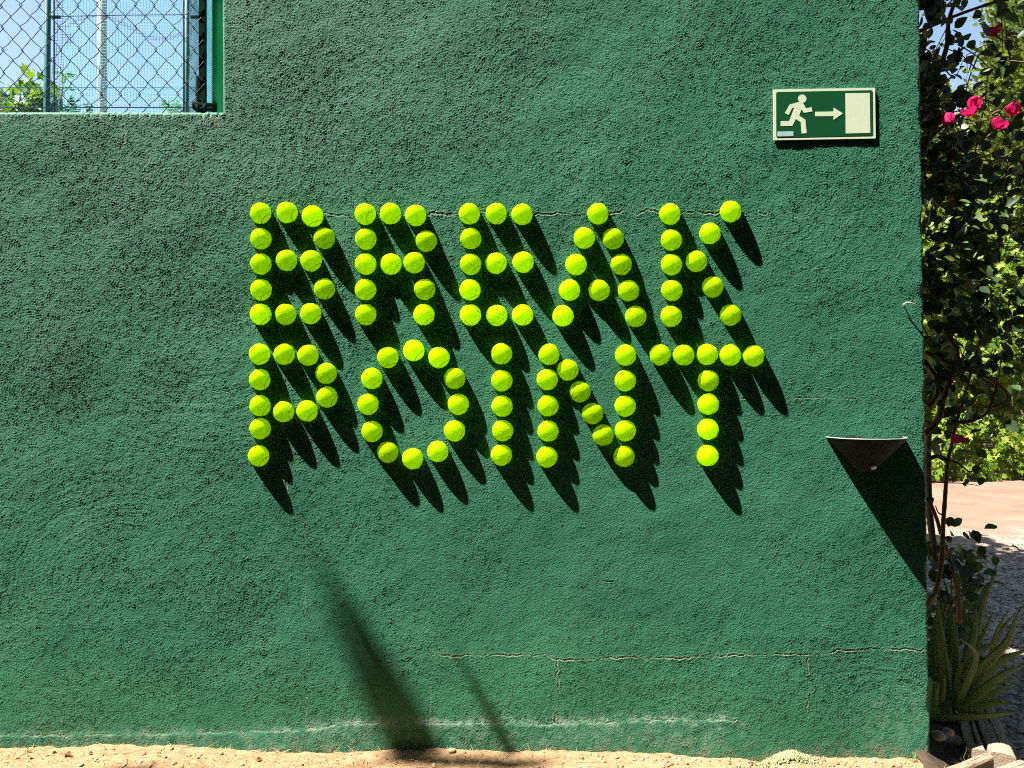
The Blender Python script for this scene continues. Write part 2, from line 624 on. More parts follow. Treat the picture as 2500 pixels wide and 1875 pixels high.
M_WALL = m
wall = link("wall", me, M_WALL)
wall.name = "stucco_wall"
tag(wall, "green painted rough stucco wall with an opening at its upper left", "wall")

# ------------------------------------------------------------------ tennis balls
m, nt, b, L = new_mat("ball_felt")
n1 = noise_node(nt, 120, 4, .7)
n2 = noise_node(nt, 700, 3, .6)
fc = mixc(nt, mapr(nt, n1.outputs["Fac"], .3, .7), (.62, .91, .004), (.66, .93, .005))
L(fc, b.inputs["Base Color"])
setc(b, None, .95, .0)
b.inputs["Subsurface Weight"].default_value = 0.0
b.inputs["Subsurface Radius"].default_value = (1.0, 1.0, .25)
b.inputs["Subsurface Scale"].default_value = .09
b.inputs["Sheen Weight"].default_value = .05
b.inputs["Sheen Roughness"].default_value = .4
b.inputs["Sheen Tint"].default_value = (.7, 1, .2, 1)
bump(nt, b, n2.outputs["Fac"], .35, .0010)
tr = nt.nodes.new("ShaderNodeBsdfTranslucent")
L(fc, tr.inputs[0])
mx = nt.nodes.new("ShaderNodeMixShader")
mx.inputs[0].default_value = .75
L(b.outputs[0], mx.inputs[1])
L(tr.outputs[0], mx.inputs[2])
L(mx.outputs[0], nt.nodes["Material Output"].inputs[0])
M_FELT = m
M_SEAM, nt, b, L = new_mat("ball_seam")
setc(b, (.50, .66, .08), .9, 0)
tr = nt.nodes.new("ShaderNodeBsdfTranslucent")
tr.inputs[0].default_value = (.55, .70, .08, 1)
mx = nt.nodes.new("ShaderNodeMixShader")
mx.inputs[0].default_value = .6
L(b.outputs[0], mx.inputs[1])
L(tr.outputs[0], mx.inputs[2])
L(mx.outputs[0], nt.nodes["Material Output"].inputs[0])

BR = .0322


def ball_mesh(k):
    """half a ball, flat side at y = 0, dome towards -y, felt slightly uneven"""
    r1 = np.random.default_rng(700 + k)
    nu, nv = 36, 12
    vs_, fs_ = [], []
    ph = r1.random(4) * 6.28
    for j in range(nv):
        a = -.06 + (math.pi / 2 + .06) * j / nv
        for i in range(nu):
            t = 2 * math.pi * i / nu
            rr = BR * (1 + .012 * math.sin(3 * t + ph[0]) * math.cos(a) + .008 * math.sin(7 * t + ph[1]) + .006 * math.sin(13 * t + ph[2] + 5 * a))
            vs_.append((rr * math.cos(a) * math.cos(t), -rr * math.sin(a), rr * math.cos(a) * math.sin(t)))
    vs_.append((0, -BR, 0))
    for j in range(nv - 1):
        for i in range(nu):
            i2 = (i + 1) % nu
            fs_.append((j * nu + i, j * nu + i2, (j + 1) * nu + i2, (j + 1) * nu + i))
    for i in range(nu):
        fs_.append(((nv - 1) * nu + i, (nv - 1) * nu + (i + 1) % nu, nv * nu))
    me = MB().add(vs_, fs_).mesh("felt_dome")
    me.polygons.foreach_set("use_smooth", np.ones(len(me.polygons), dtype=bool))
    me.materials.append(M_FELT)
    return me


def seam_mesh(t0):
    mb = MB()
    a, bb = .86, .14
    c = 2 * math.sqrt(a * bb)
    pts = []
    for i in range(23):
        t = t0 + .03 + (math.pi / 2 - .06) * i / 22
        p = Vector((a * math.cos(t) + bb * math.cos(3 * t), -c * math.sin(2 * t), a * math.sin(t) - bb * math.sin(3 * t)))
        pts.append(p.normalized() * BR * 1.000)
    mb.tube(pts, .00085, 5)
    me = mb.mesh("seam")
    me.polygons.foreach_set("use_smooth", np.ones(len(me.polygons), dtype=bool))
    me.materials.append(M_SEAM)
    return me


BALLS = [ball_mesh(k) for k in range(5)]
M_REFLECT = simple_mat('reflector_white', (.92, .92, .80), None, 1, .9, 0)
mbc = MB()
mbc.tube([(0, -.0004, 0), (0, .003, 0)], BR * .97, 28)  # bright disc added inside the shell to bounce light into its shaded half
REFLECTOR = mbc.mesh('inner_reflector')
REFLECTOR.materials.append(M_REFLECT)
SEAMS = [seam_mesh(0), seam_mesh(math.pi)]
Z2 = (560, 460, 2212 / 680)
Z3 = (1240, 460, 2212 / 700)
Z4 = (560, 800, 2212 / 680)
Z5 = (1240, 800, 2212 / 720)
LETTERS = [
 ("B", "BREAK", [(Z2, 249, 197, "top of the left stroke"), (Z2, 457, 191, "middle of the top bar"), (Z2, 660, 219, "right end of the top bar"),
  (Z2, 250, 400, "left stroke, second from top"), (Z2, 754, 395, "bulge of the upper bowl"), (Z2, 250, 600, "middle of the left stroke"),
  (Z2, 453, 571, "middle bar, next to the left stroke"), (Z2, 649, 574, "right end of the middle bar"), (Z2, 250, 805, "left stroke, second from bottom"),
  (Z2, 755, 798, "bulge of the lower bowl"), (Z2, 247, 999, "bottom of the left stroke"), (Z2, 447, 999, "middle of the bottom bar"), (Z2, 646, 994, "right end of the bottom bar")]),
 ("R", "BREAK", [(Z2, 1079, 203, "top of the left stroke"), (Z2, 1279, 200, "middle of the top bar"), (Z2, 1480, 214, "right end of the top bar"),
  (Z2, 1083, 402, "left stroke, second from top"), (Z2, 1564, 418, "bulge of the bowl"), (Z2, 1082, 600, "middle of the left stroke"),
  (Z2, 1283, 600, "middle bar, next to the left stroke"), (Z2, 1467, 589, "right end of the middle bar"), (Z2, 1080, 804, "left stroke, second from bottom"),
  (Z2, 1551, 801, "upper ball of the right leg"), (Z2, 1083, 1002, "bottom of the left stroke"), (Z2, 1544, 1002, "foot of the right leg")]),
 ("E", "BREAK", [(Z2, 1906, 202, "top of the left stroke"), (Z2, 2119, 200, "middle of the top bar"), (Z3, 109, 200, "right end of the top bar"),
  (Z2, 1917, 398, "left stroke, second from top"), (Z2, 1916, 602, "middle of the left stroke"), (Z2, 2118, 593, "middle bar, next to the left stroke"),
  (Z3, 117, 568, "right end of the middle bar"), (Z2, 1911, 805, "left stroke, second from bottom"), (Z2, 1915, 1005, "bottom of the left stroke"),
  (Z2, 2124, 1008, "middle of the bottom bar"), (Z3, 113, 976, "right end of the bottom bar")]),
 ("A", "BREAK", [(Z3, 694, 196, "peak"), (Z3, 589, 382, "left leg, just below the peak"), (Z3, 812, 388, "right leg, just below the peak"),
  (Z3, 526, 587, "middle of the left leg"), (Z3, 875, 586, "middle of the right leg"), (Z3, 476, 784, "left leg, at crossbar height"),
  (Z3, 704, 786, "single ball of the crossbar"), (Z3, 931, 788, "right leg, at crossbar height"), (Z3, 425, 983, "foot of the left leg"), (Z3, 986, 988, "foot of the right leg")]),
 ("K", "BREAK", [(Z3, 1250, 198, "top of the left stroke"), (Z3, 1718, 178, "tip of the upper arm"), (Z3, 1261, 398, "left stroke, second from top"),
  (Z3, 1559, 347, "middle of the upper arm"), (Z3, 1262, 588, "middle of the left stroke"), (Z3, 1455, 562, "where the two arms meet"),
  (Z3, 1265, 786, "left stroke, second from bottom"), (Z3, 1581, 760, "middle of the lower arm"), (Z3, 1260, 986, "bottom of the left stroke"), (Z3, 1717, 977, "foot of the lower arm")]),
 ("P", "POINT", [(Z4, 240, 210, "top of the left stroke"), (Z4, 435, 211, "middle of the top bar"), (Z4, 625, 218, "right end of the top bar"),
  (Z4, 241, 412, "left stroke, second from top"), (Z4, 768, 362, "upper ball of the bulge"), (Z4, 244, 620, "middle of the left stroke"),
  (Z4, 775, 551, "lower ball of the bulge"), (Z4, 245, 802, "left stroke, second from bottom"), (Z4, 430, 667, "lower bar, next to the left stroke"),
  (Z4, 617, 660, "lower bar, right end"), (Z4, 233, 1018, "bottom of the left stroke")]),
 ("O", "POINT", [(Z4, 1258, 236, "ring, upper left of the top ball"), (Z4, 1464, 181, "topmost of the ring"), (Z4, 1664, 237, "ring, upper right of the top ball"),
  (Z4, 1131, 403, "left side of the ring, upper ball"), (Z4, 1789, 403, "right side of the ring, upper ball"), (Z4, 1101, 608, "leftmost of the ring"),
  (Z4, 1818, 608, "rightmost of the ring"), (Z4, 1133, 824, "left side of the ring, lower ball"), (Z4, 1788, 819, "right side of the ring, lower ball"),
  (Z4, 1258, 988, "ring, left of the bottom ball"), (Z4, 1456, 1040, "lowest of the ring"), (Z4, 1655, 983, "ring, right of the bottom ball")]),
 ("I", "POINT", [(Z4, 2161, 207, "top of the stroke"), (Z4, 2163, 421, "second from top"), (Z4, 2166, 623, "middle of the stroke"),
  (Z4, 2170, 818, "second from bottom"), (Z4, 2160, 1011, "bottom of the stroke")]),
 ("N", "POINT", [(Z5, 307, 200, "top of the left stroke"), (Z5, 295, 389, "left stroke, second from top"), (Z5, 300, 586, "middle of the left stroke"),
  (Z5, 301, 775, "left stroke, second from bottom"), (Z5, 292, 969, "bottom of the left stroke"), (Z5, 450, 317, "diagonal, uppermost"),
  (Z5, 541, 480, "diagonal, second from top"), (Z5, 634, 644, "diagonal, third from top"), (Z5, 715, 806, "diagonal, lowest, touching the right stroke"),
  (Z5, 882, 206, "top of the right stroke"), (Z5, 880, 398, "right stroke, second from top"), (Z5, 880, 588, "middle of the right stroke"),
  (Z5, 881, 772, "right stroke, second from bottom"), (Z5, 872, 965, "bottom of the right stroke")]),
 ("T", "POINT", [(Z5, 1141, 204, "left end of the top bar"), (Z5, 1319, 204, "top bar, second from left"), (Z5, 1495, 200, "middle of the top bar"),
  (Z5, 1668, 206, "top bar, second from right"), (Z5, 1844, 212, "right end of the top bar"), (Z5, 1504, 397, "stem, just below the bar"),
  (Z5, 1504, 573, "middle of the stem"), (Z5, 1502, 762, "stem, second from bottom"), (Z5, 1500, 960, "foot of the stem")]),
]
kb = 0
for letter, word, balls in LETTERS:
    for (ox, oy, sc), zx, zy, where in balls:
        p = px(ox + zx / sc, oy + zy / sc)
        t = math.hypot(p.x, p.z - CAM_Z) / 2.236
        k = 1 - ((math.sqrt(1 + t * t) - 1) / 2 * BR) / max(1e-3, math.hypot(p.x, p.z - CAM_Z))
        root = empty("half_tennis_ball", (p.x * k, .0015, CAM_Z + (p.z - CAM_Z) * k))
        tag(root, "yellow half tennis ball, letter %s of %s, %s" % (letter, word, where), "tennis ball", "half tennis balls spelling BREAK POINT on the wall")
        d = link("felt_dome", BALLS[kb % 5], None, root)
        d.rotation_euler = (0, random.uniform(0, 6.28), 0)
        link('inner_reflector', REFLECTOR, None, root)
        rot = (random.gauss(0, .10), R(90) + random.gauss(0, .32) + (0 if random.random() < .8 else random.uniform(-1.2, 1.2)), random.gauss(0, .10))
        for sm in SEAMS:
            link("seam", sm, None, root).rotation_euler = rot
        kb += 1

# ------------------------------------------------------------------ escape sign
M_CREAM = simple_mat("glow_plastic", (.66, .74, .52), (.70, .78, .56), 30, .45, .4)
M_DKGREEN = simple_mat("sign_green", (.0035, .075, .024), (.004, .082, .028), 12, .4, .4)
M_STICK = simple_mat("sticker_blue", (.35, .52, .55), (.5, .66, .68), 300, .5, .3)
M_TEAL = simple_mat("sticker_teal", (.02, .17, .16), None, 1, .5, .3)
YS = -.0042


def sg(x, z, y=YS):
    p = px(1860 + x / 6.9125, 190 + z / 6.9125, y)
    return (p.x, p.z)


def sgs(pts):
    return [sg(*p) for p in pts]


def rounded(pts, r, n=5):
    out = []
    k = len(pts)
    for i in range(k):
        p0, p1, p2 = (Vector(pts[(i + j - 1) % k]) for j in range(3))
        a = p1 + (p0 - p1).normalized() * r
        c = p1 + (p2 - p1).normalized() * r
        for j in range(n + 1):
            t = j / n
            out.append(tuple(a * (1 - t) ** 2 + p1 * 2 * t * (1 - t) + c * t * t))
    return out


c0 = px(2010, 280)
sign = empty("exit_sign", (c0.x, -.004, c0.z))
tag(sign, "green and cream emergency exit sign with running man, arrow and door", "sign")


def sign_part(name, polys, y0, y1, mat, label=None):
    mb = MB()
    for p in polys:
        mb.prism(p, y0, y1)
    o = mb.build(name, mat, sign)
    o.matrix_parent_inverse = Matrix.Translation(-sign.location)
    if label: o["label"] = label
    return o


sign_part("backing_plate", [rounded(sgs([(192, 195), (1910, 168), (1922, 1022), (198, 1052)]), .002)], YS, YS + .003, M_CREAM)
sign_part("green_panel", [rounded(sgs([(240, 240), (1868, 208), (1875, 975), (243, 1008)]), .006)], YS - .0005, YS + .001, M_DKGREEN)
head = [(680 + 70 * math.cos(a), 355 + 71 * math.sin(a)) for a in np.linspace(0, 2 * math.pi, 28, endpoint=False)]
body = [(620, 408), (465, 455), (388, 600), (450, 628), (508, 515), (550, 500), (460, 732), (320, 732), (316, 815), (512, 815),
        (572, 695), (655, 752), (672, 942), (755, 934), (732, 708), (628, 640), (666, 535), (708, 592), (850, 570), (838, 497),
        (742, 515), (695, 430), (655, 426)]
sign_part("running_figure", [sgs(head), sgs(body)], YS - .0010, YS - .0004, M_CREAM)
sign_part("arrow", [sgs([(898, 575), (1210, 570), (1210, 505), (1368, 602), (1210, 710), (1210, 648), (898, 650)])], YS - .0010, YS - .0004, M_CREAM)
sign_part("door_symbol", [sgs([(1410, 262), (1818, 258), (1828, 932), (1415, 940)])], YS - .0010, YS - .0004, M_CREAM)
stk = sign_part("sticker", [sgs([(262, 908), (346, 907), (346, 988), (262, 989)]), sgs([(352, 907), (403, 906), (403, 987), (352, 988)]),
                            sgs([(409, 906), (530, 904), (530, 984), (409, 986)])], YS - .0009, YS - .0004, M_STICK)
mb = MB()
for poly in ([(362, 970), (362, 925), (372, 925), (384, 952), (384, 925), (394, 925), (394, 970), (384, 970), (372, 944), (372, 970)],
             [(418, 920), (520, 919), (520, 927), (418, 928)], [(440, 936), (490, 936), (490, 956), (440, 956)],
             [(418, 966), (520, 965), (520, 972), (418, 973)], [(275, 925), (335, 925), (335, 931), (275, 931)],
             [(275, 945), (325, 945), (325, 951), (275, 951)], [(285, 965), (335, 965), (335, 971), (285, 971)]):
    mb.prism(sgs(poly), YS - .0013, YS - .0008)
o = mb.build("print", M_TEAL, stk)
o.matrix_parent_inverse = Matrix.Translation(-sign.location)
mb = MB()
for sx in (400, 1600):
    a = sg(sx, 900)
    mb.box((a[0] - .006, YS + .0029, a[1] - .006), (a[0] + .006, .002, a[1] + .006))
o = mb.build("mounting_pad", M_DKGREEN, sign)
o.matrix_parent_inverse = Matrix.Translation(-sign.location)

# ------------------------------------------------------------------ half-cone wall lamp
M_BRONZE = simple_mat("lamp_bronze", (.032, .036, .033), (.042, .047, .043), 8, .75, .12, 0.)
M_RIM = simple_mat("lamp_rim", (.24, .25, .23), (.30, .31, .28), 60, .45, .4, .2)  # pale colour stands in for the light catching the lip
M_STEEL = simple_mat("steel", (.45, .43, .38), (.55, .52, .46), 60, .35, .5, .8)
rc = px(2000 + 1025 / 9.217, 1050 + 148 / 9.217)
lamp = empty("wall_lamp", (rc.x, 0, rc.z))
tag(lamp, "dark bronze half-cone wall lamp open at the top", "lamp")
prof = [(.1185, 0), (.113, -.010), (.036, -.0925), (.0325, -.098), (.026, -.1025), (.014, -.106), (.002, -.1075)]
inner = [(.1155, 0), (.110, -.010), (.034, -.088), (.002, -.090)]
DEP = .93
n = 40


def half_lathe(mb, pr, rev=False):
    vs_ = [(r * math.cos(math.pi * i / n), -r * math.sin(math.pi * i / n) * DEP + .004, z) for r, z in pr for i in range(n + 1)]
    fs_ = [(j * (n + 1) + i, j * (n + 1) + i + 1, (j + 1) * (n + 1) + i + 1, (j + 1) * (n + 1) + i) for j in range(len(pr) - 1) for i in range(n)]
    mb.add(vs_, fs_)


mb = MB()
half_lathe(mb, prof)
half_lathe(mb, inner)
shade = mb.build("shade", M_BRONZE, lamp, True)
mb = MB()
half_lathe(mb, [(.1186, -.0018), (.1192, .0002), (.1150, .0008), (.1148, -.0018)])
mb.build("rim", M_RIM, lamp, True)
mb = MB()
mb.box((-.112, -.0005, -.02), (.112, .004, .0002))
mb.build("back_plate", M_BRONZE, lamp)
mb = MB()
sc0 = Vector((.006, -.043, -.0885))
nrm = Vector((0, -.72, -.69)).normalized()
for r, o0, o1, k in ((.0075, -.003, .0016, 18), (.0045, .0016, .0034, 6)):
    mb.tube([sc0 + nrm * o0, sc0 + nrm * o1], r, k)
mb.build("screw", M_STEEL, lamp)
# small sticker wrapped on the right of the shade
mb = MB()
vs_ = []
for zz in (-.004, -.0135):
    for a in np.linspace(R(24), R(37), 5):
        rr = np.interp(-zz, [0, .010, .0925], [.1185, .113, .036]) + .0006
        vs_.append((rr * math.cos(a), -rr * math.sin(a) * DEP + .004, zz))
mb.add(vs_, [(i, i + 1, i + 6, i + 5) for i in range(4)])
mb.build("sticker", simple_mat("lamp_sticker", (.55, .56, .42), (.38, .48, .30), 260, .5), lamp)

# ------------------------------------------------------------------ pale twig sticking out of the wall by its edge
mb = MB()
tw = [px(2204, 745.5, .004), px(2207, 742, -.010), px(2214, 738.5, -.017), px(2222, 738.5, -.018), px(2231, 742, -.016), px(2239, 746.5, -.011), px(2245, 749, -.006)]
mb.tube(tw, [.0014, .0019, .0021, .0020, .0018, .0015, .0008], 6)
mb.tube([px(2209, 742, -.012), px(2203, 748, -.006)], [.0012, .0006], 5)
o = mb.build("twig", simple_mat("dry_twig", (.55, .52, .36), (.38, .36, .22), 200, .8), None, True)
tag(o, "short pale twig poking out of the wall near its right edge", "twig")

# ------------------------------------------------------------------ chain-link fence in the opening
M_WIRE = simple_mat("coated_wire", (.003, .010, .040), (.005, .014, .045), 60, .5, .25)
M_POST = simple_mat("green_post", (.045, .42, .25), (.055, .47, .29), 14, .4, .5)
M_POST2 = simple_mat("teal_post", (.008, .10, .085), (.012, .13, .11), 10, .45, .4)
M_DKPOST = simple_mat("dark_post", (.003, .014, .009), (.005, .02, .012), 14, .9, .03)
M_NET = simple_mat("windbreak_net", (.03, .30, .34), (.04, .34, .38), 10, .7, .2)
M_GALV = simple_mat("galvanised", (.30, .285, .285), (.36, .34, .335), 6, .45, .4, .2)
M_RUST = simple_mat("rust", (.22, .09, .035), (.36, .26, .14), 120, .9, .1)
FY = .10
fence = empty("chain_link_fence", (-1.7, FY, sill))
tag(fence, "dark green chain-link fence standing on the sill in the wall's opening", "fence")


def fpart(o):
    o.matrix_parent_inverse = Matrix.Translation(-fence.location)
    return o


PW, PH = .0302, .0703
zb = qx(0, 240, FY).z
nseg = 22
x_end = qx(446, 0, FY).x


def wire_mesh(k):
    r1 = random.Random(90 + k)
    pts, rad = [], []
    for i in range(nseg + 1):
        zz = -i * PH / 2
        side = 1 if i % 2 else -1
        xx = side * (PW / 2 + .0012) + .05 * (i * PH / 2) * .9 + r1.gauss(0, .0012)
        yk = .0022 * side
        zz += r1.gauss(0, .0014)
        # the bend of the knuckle
        pts += [(xx - side * .003, yk * .2, zz + .0045), (xx, yk, zz), (xx - side * .003, -yk * .2, zz - .0045)]
        mid = side * -1 * .0
        if i < nseg:
            pts.append((xx * .5 + (-side * (PW / 2) + .05 * ((i + .5) * PH / 2)) * .5, 0 + r1.gauss(0, .0006), zz - PH / 4))
    mb = MB()
    mb.tube(pts, .00130, 5)
    me = mb.mesh("wire")
    me.materials.append(M_WIRE)
    return me


wires = [wire_mesh(k) for k in range(4)]
ztop = zb + (nseg - .5) * PH / 2
for k in range(56):
    xx = x_end - PW / 2 - k * PW - .05 * (nseg * PH / 2) * .9
    o = fpart(link("wire", wires[k % 4], None, fence, True))
    o.location = (xx + (.05 * PH / 2 if k % 2 else 0), FY, ztop + (PH / 2 if k % 2 else 0) + random.gauss(0, .0015))
mb = MB()
mb.tube([(-3.4, FY - .003, zb + .006), (-2.0, FY - .003, zb + .008), (-1.45, FY - .003, zb + .010), (x_end + .02, FY - .003, zb + .010)], .0019, 6)
fpart(mb.build("tension_wire", M_WIRE, fence))
pt = qx(472.5, 0, FY + .04)
mb = MB()
mb.tube([(pt.x - .003, FY + .04, sill - .02), (pt.x - .006, FY + .04, 3.0)], .0178, 20)
o = fpart(mb.build("post", M_POST, fence, True))
o["label"] = "thick bright green corner post beside the wall"
mb = MB()
mb.tube([(pt.x - .003, FY + .04, sill - .02), (pt.x - .003, FY + .04, sill + .010), (pt.x - .0035, FY + .04, sill + .014)], [.0196, .0190, .0179], 20)
fpart(mb.build("rusty_foot", M_RUST, fence, True))
# dark end bar with its hooks and the stub of pipe that joins it to the post
pd = qx(437.5, 0, FY + .012)
mb = MB()
mb.box((pd.x - .0095, FY + .006, sill - .02), (pd.x + .0095, FY + .022, 3.0))
fpart(mb.build("end_bar", M_DKPOST, fence))
a, bq = qx(417, 228, FY), qx(463, 228, FY)
mb = MB()
mb.tube([(a.x, FY + .004, a.z), (a.x + .002, FY + .004, a.z), (bq.x, FY + .02, bq.z)], [.0128, .0138, .0135], 14)
fpart(mb.build("pipe_stub", M_DKPOST, fence, True))
mb = MB()
for (u, v) in ((424, 228), (440, 227)):
    p = qx(u, v, FY - .012)
    mb.tube([(p.x, p.y, p.z), (p.x, p.y + .01, p.z)], .0055, 10)
fpart(mb.build("bolt", M_WIRE, fence))

# short stub post behind
p0 = qx(428, 165, .9)
mb = MB()
mb.tube([(p0.x, .9, -.05), (p0.x, .9, p0.z - .004), (p0.x, .9, p0.z)], [.0105, .0105, .009], 12)
o = mb.build("stub_post", M_DKPOST, None, True)
tag(o, "short dark green post ending behind the chain-link fence", "post")

# ------------------------------------------------------------------ court fence with netting further back
NY = 5.0
court = empty("court_fence", (qx(103, 0, NY).x, NY, 0))
tag(court, "tall court fence of fine teal netting between two slim teal posts", "fence")


def cpart(o):
    o.matrix_parent_inverse = Matrix.Translation(-court.location)
    return o


for u, w in ((104, 13.0), (405.5, 10.5)):
    p = qx(u, 0, NY)
    mb = MB()
    rr = w / 2 * .0014 / 2.236 * (NY + 2.236)
    mb.tube([(p.x - .035, NY, -.1), (p.x + .01, NY, 7.5)], rr, 14)
    cpart(mb.build("post", M_POST2, court, True))
    mb = MB()
    q = qx(u + w * .9, 38, NY - .03)
    mb.box((q.x - .01, NY - .05, q.z - .012), (q.x + .07, NY - .03, q.z + .012))
    cpart(mb.build("clamp", M_DKPOST, court))
p1, p2 = qx(113, 0, NY).x, qx(405, 0, NY).x
zl, zh = 2.6, 6.6
cell = 6.1 * .0014 / 2.236 * (NY + 2.236)


def net(xa, xb, za, zh, cell, w, fn):
    """fine square netting as crossed cords, fn places it"""
    mb = MB()
    nxn = int((xb - xa) / cell)
    nzn = int((zh - za) / cell)
    for i in range(nxn + 1):
        x = xa + i * cell
        mb.tube([fn(x, za + (zh - za) * j / 16) for j in range(17)], w, 3, False)
    for j in range(nzn + 1):
        z = za + j * cell
        mb.tube([fn(xa + (xb - xa) * i / 16, z) for i in range(17)], w, 3, False)
    return mb


wob = random.Random(8)
nb_ = net(p1, p2, zl, zh, cell, .0021, lambda x, z: (x + .02 * math.sin(z * 4 + x), NY + .02 * math.sin(x * 5), z + .05 * math.sin((x - p1) / (p2 - p1) * math.pi) + .015 * math.sin(x * 11 + z * 3)))
o = cpart(nb_.build("netting", M_NET, court))
o["kind"] = "stuff"
# the net along the side, running away from the corner post
o = cpart(net(0, 4.5, 2.2, 6.6, cell * .9, .0028, lambda x, z: (p2 + .012 - .104 * x + .02 * math.sin(z * 3 + x * 2), NY + x, z + .03 * math.sin(x * 4))).build("side_netting", M_NET, court))
o["kind"] = "stuff"
mb = MB()
mb.tube([(p1, NY - .02, qx(0, 38, NY).z), ((p1 + p2) / 2, NY - .02, qx(0, 35, NY).z), (p2, NY - .02, qx(0, 34, NY).z)], .004, 5)
mb.tube([(p1 + .03, NY - .02, 0), (p1 + .03, NY - .02, 7.5)], .008, 6)
mb.tube([(p2 - .03, NY - .02, 0), (p2 - .03, NY - .02, 7.5)], .006, 6)
cpart(mb.build("border_cord", M_WIRE, court))

# low second chain-link further back, only its top shows
LY = 6.8
low = empty("far_chain_link_fence", (-6, LY, 0))
tag(low, "second chain-link fence far behind, its spiked top edge crossing low in the opening", "fence")
lt = qx(0, 190, LY).z
lw = 10.2 * .0014 / 2.236 * (LY + 2.236)
mb = MB()
for k in range(70):
    x0 = qx(-60, 0, LY).x + k * lw
    pts = []
    for i in range(24):
        s = 1 if i % 2 else -1
        pts.append((x0 + s * lw / 2, LY + .004 * s, lt + .03 - i * lw * .56 + wob.gauss(0, .003)))
    mb.tube(pts, .0026, 3, False)
o = mb.build("mesh_wires", M_NET, low)
o.matrix_parent_inverse = Matrix.Translation(-low.location)
o["kind"] = "stuff"
mb = MB()
mb.tube([(qx(-80, 0, LY).x, LY - .006, lt), (qx(620, 0, LY).x, LY - .006, lt)], .004, 5)
o = mb.build("line_wire", M_DKPOST, low)
o.matrix_parent_inverse = Matrix.Translation(-low.location)
for u in (-70, 610):
    mb = MB()
    p = qx(u, 0, LY + .06)
    mb.tube([(p.x, LY + .06, -.1), (p.x, LY + .06, lt)], .03, 10)
    o = mb.build("post", M_POST2, low, True)
    o.matrix_parent_inverse = Matrix.Translation(-low.location)

# grey light mast
GYM = 12.0
p = qx(221, 0, GYM)
mast = empty("light_mast", (p.x, GYM, 0))
tag(mast, "pale grey metal mast rising behind the court netting", "mast")
rr = 19 / 2 * .0014 / 2.236 * (GYM + 2.236)
mb = MB()
mb.tube([(.02, 0, -.1), (-.02, 0, 14)], rr, 28)
mb.build("pole", M_GALV, mast, True)
mb = MB()
mb.box((-.30, -.30, 0), (.30, .30, .03))
mb.build("base_plate", M_GALV, mast)

# house far to the left
M_HWALL = simple_mat("house_render", (.30, .26, .19), (.34, .30, .22), 3, .9, .1)
M_ROOF = simple_mat("roof_dark", (.03, .04, .05), (.05, .055, .06), 5, .7, .2)
HY = 20.0
q0 = qx(8, 214, HY)
q1 = qx(34, 262, HY)
hx = q0.x
house = empty("house", (hx - 3, HY + 3, 0))
tag(house, "beige house with a steep dark roof edge behind the far left leaves", "house")
mb = MB()
mb.box((-3.0, -2.9, -.1), (3.0, 3, q0.z - 1.2))
mb.prism([(-3.0, q0.z - 1.19), (3.0, q0.z - 1.19), (2.9, q0.z - .1), (1.2, q0.z - .02), (-3.0, q0.z)], -2.9, 3)
mb.build("wall", M_HWALL, house)
mb = MB()
sl = (q1 - q0)
top = Vector((3.0 - .15, -3.0, q0.z + .1))
bot = top + Vector((sl.x, 0, sl.z)) * 1.6
mb.prism([(top.x - .14, top.z), (top.x + .14, top.z + .05), (bot.x + .16, bot.z), (bot.x - .14, bot.z)], -3.05, 3.1)
mb.prism([(-3.2, top.z), (top.x - .02, top.z), (top.x - .02, top.z + .16), (-3.2, top.z + .16)], -3.05, 3.1)
mb.build("roof", M_ROOF, house)
mb = MB()
mb.box((-3.2, -3.04, q1.z - .2), (3.35, -2.91, q1.z + .55))
mb.build("fascia", simple_mat("brown_board", (.10, .06, .045), (.13, .08, .06), 4, .8), house)

# ------------------------------------------------------------------ fig-like tree behind the court fence
M_FIG = leaf_mat("fig_leaf", [(0, (.035, .085, .012)), (.5, (.07, .14, .018)), (1, (.14, .20, .03))], .45)
M_BARK = simple_mat("bark", (.10, .07, .045), (.17, .12, .075), 30, .9, .1, 0, .004, 60)
TY = 7.6


def crown_tree(name, label, base, spots, leaf, size, mat, bark, ntr=.07):
    t = empty(name, base)
    tag(t, label, "tree")
    b0 = Vector(base)
    P, A = [], []
    trunk = MB()
    hubs = []
    zmin = min(s[0].z for s in spots)
    crot = Vector((0, 0, zmin * .55))
    trunk.tube([(0, 0, -.1), (.03, .02, crot.z * .5), tuple(crot)], [ntr, ntr * .8, ntr * .6], 8)
    for c, r, k in spots:
        e = c - b0
        mid = (crot + e) * .5 + Vector((random.gauss(0, .1), random.gauss(0, .1), .15))
        trunk.tube([tuple(crot), tuple(mid), tuple(e)], [ntr * .45, ntr * .3, ntr * .1], 6)
        d = rand_dirs(k)
        rad = r * (.25 + .75 * rng.random((k, 1)) ** .6)
        P.append(np.array(e)[None] + d * rad)
        A.append(d * .6 + rng.normal(size=(k, 3)) * .5 + np.array([0, 0, -.35]))
    trunk.build("trunk", bark, t, True)
    P = np.concatenate(P)
    A = np.concatenate(A)
    N = rng.normal(size=P.shape) * .5 + np.array([-.4, -.4, .7])
    o = scatter("crown", leaf, P, A, N, size * (.6 + .7 * rng.random(len(P))), mat, t)
    return t


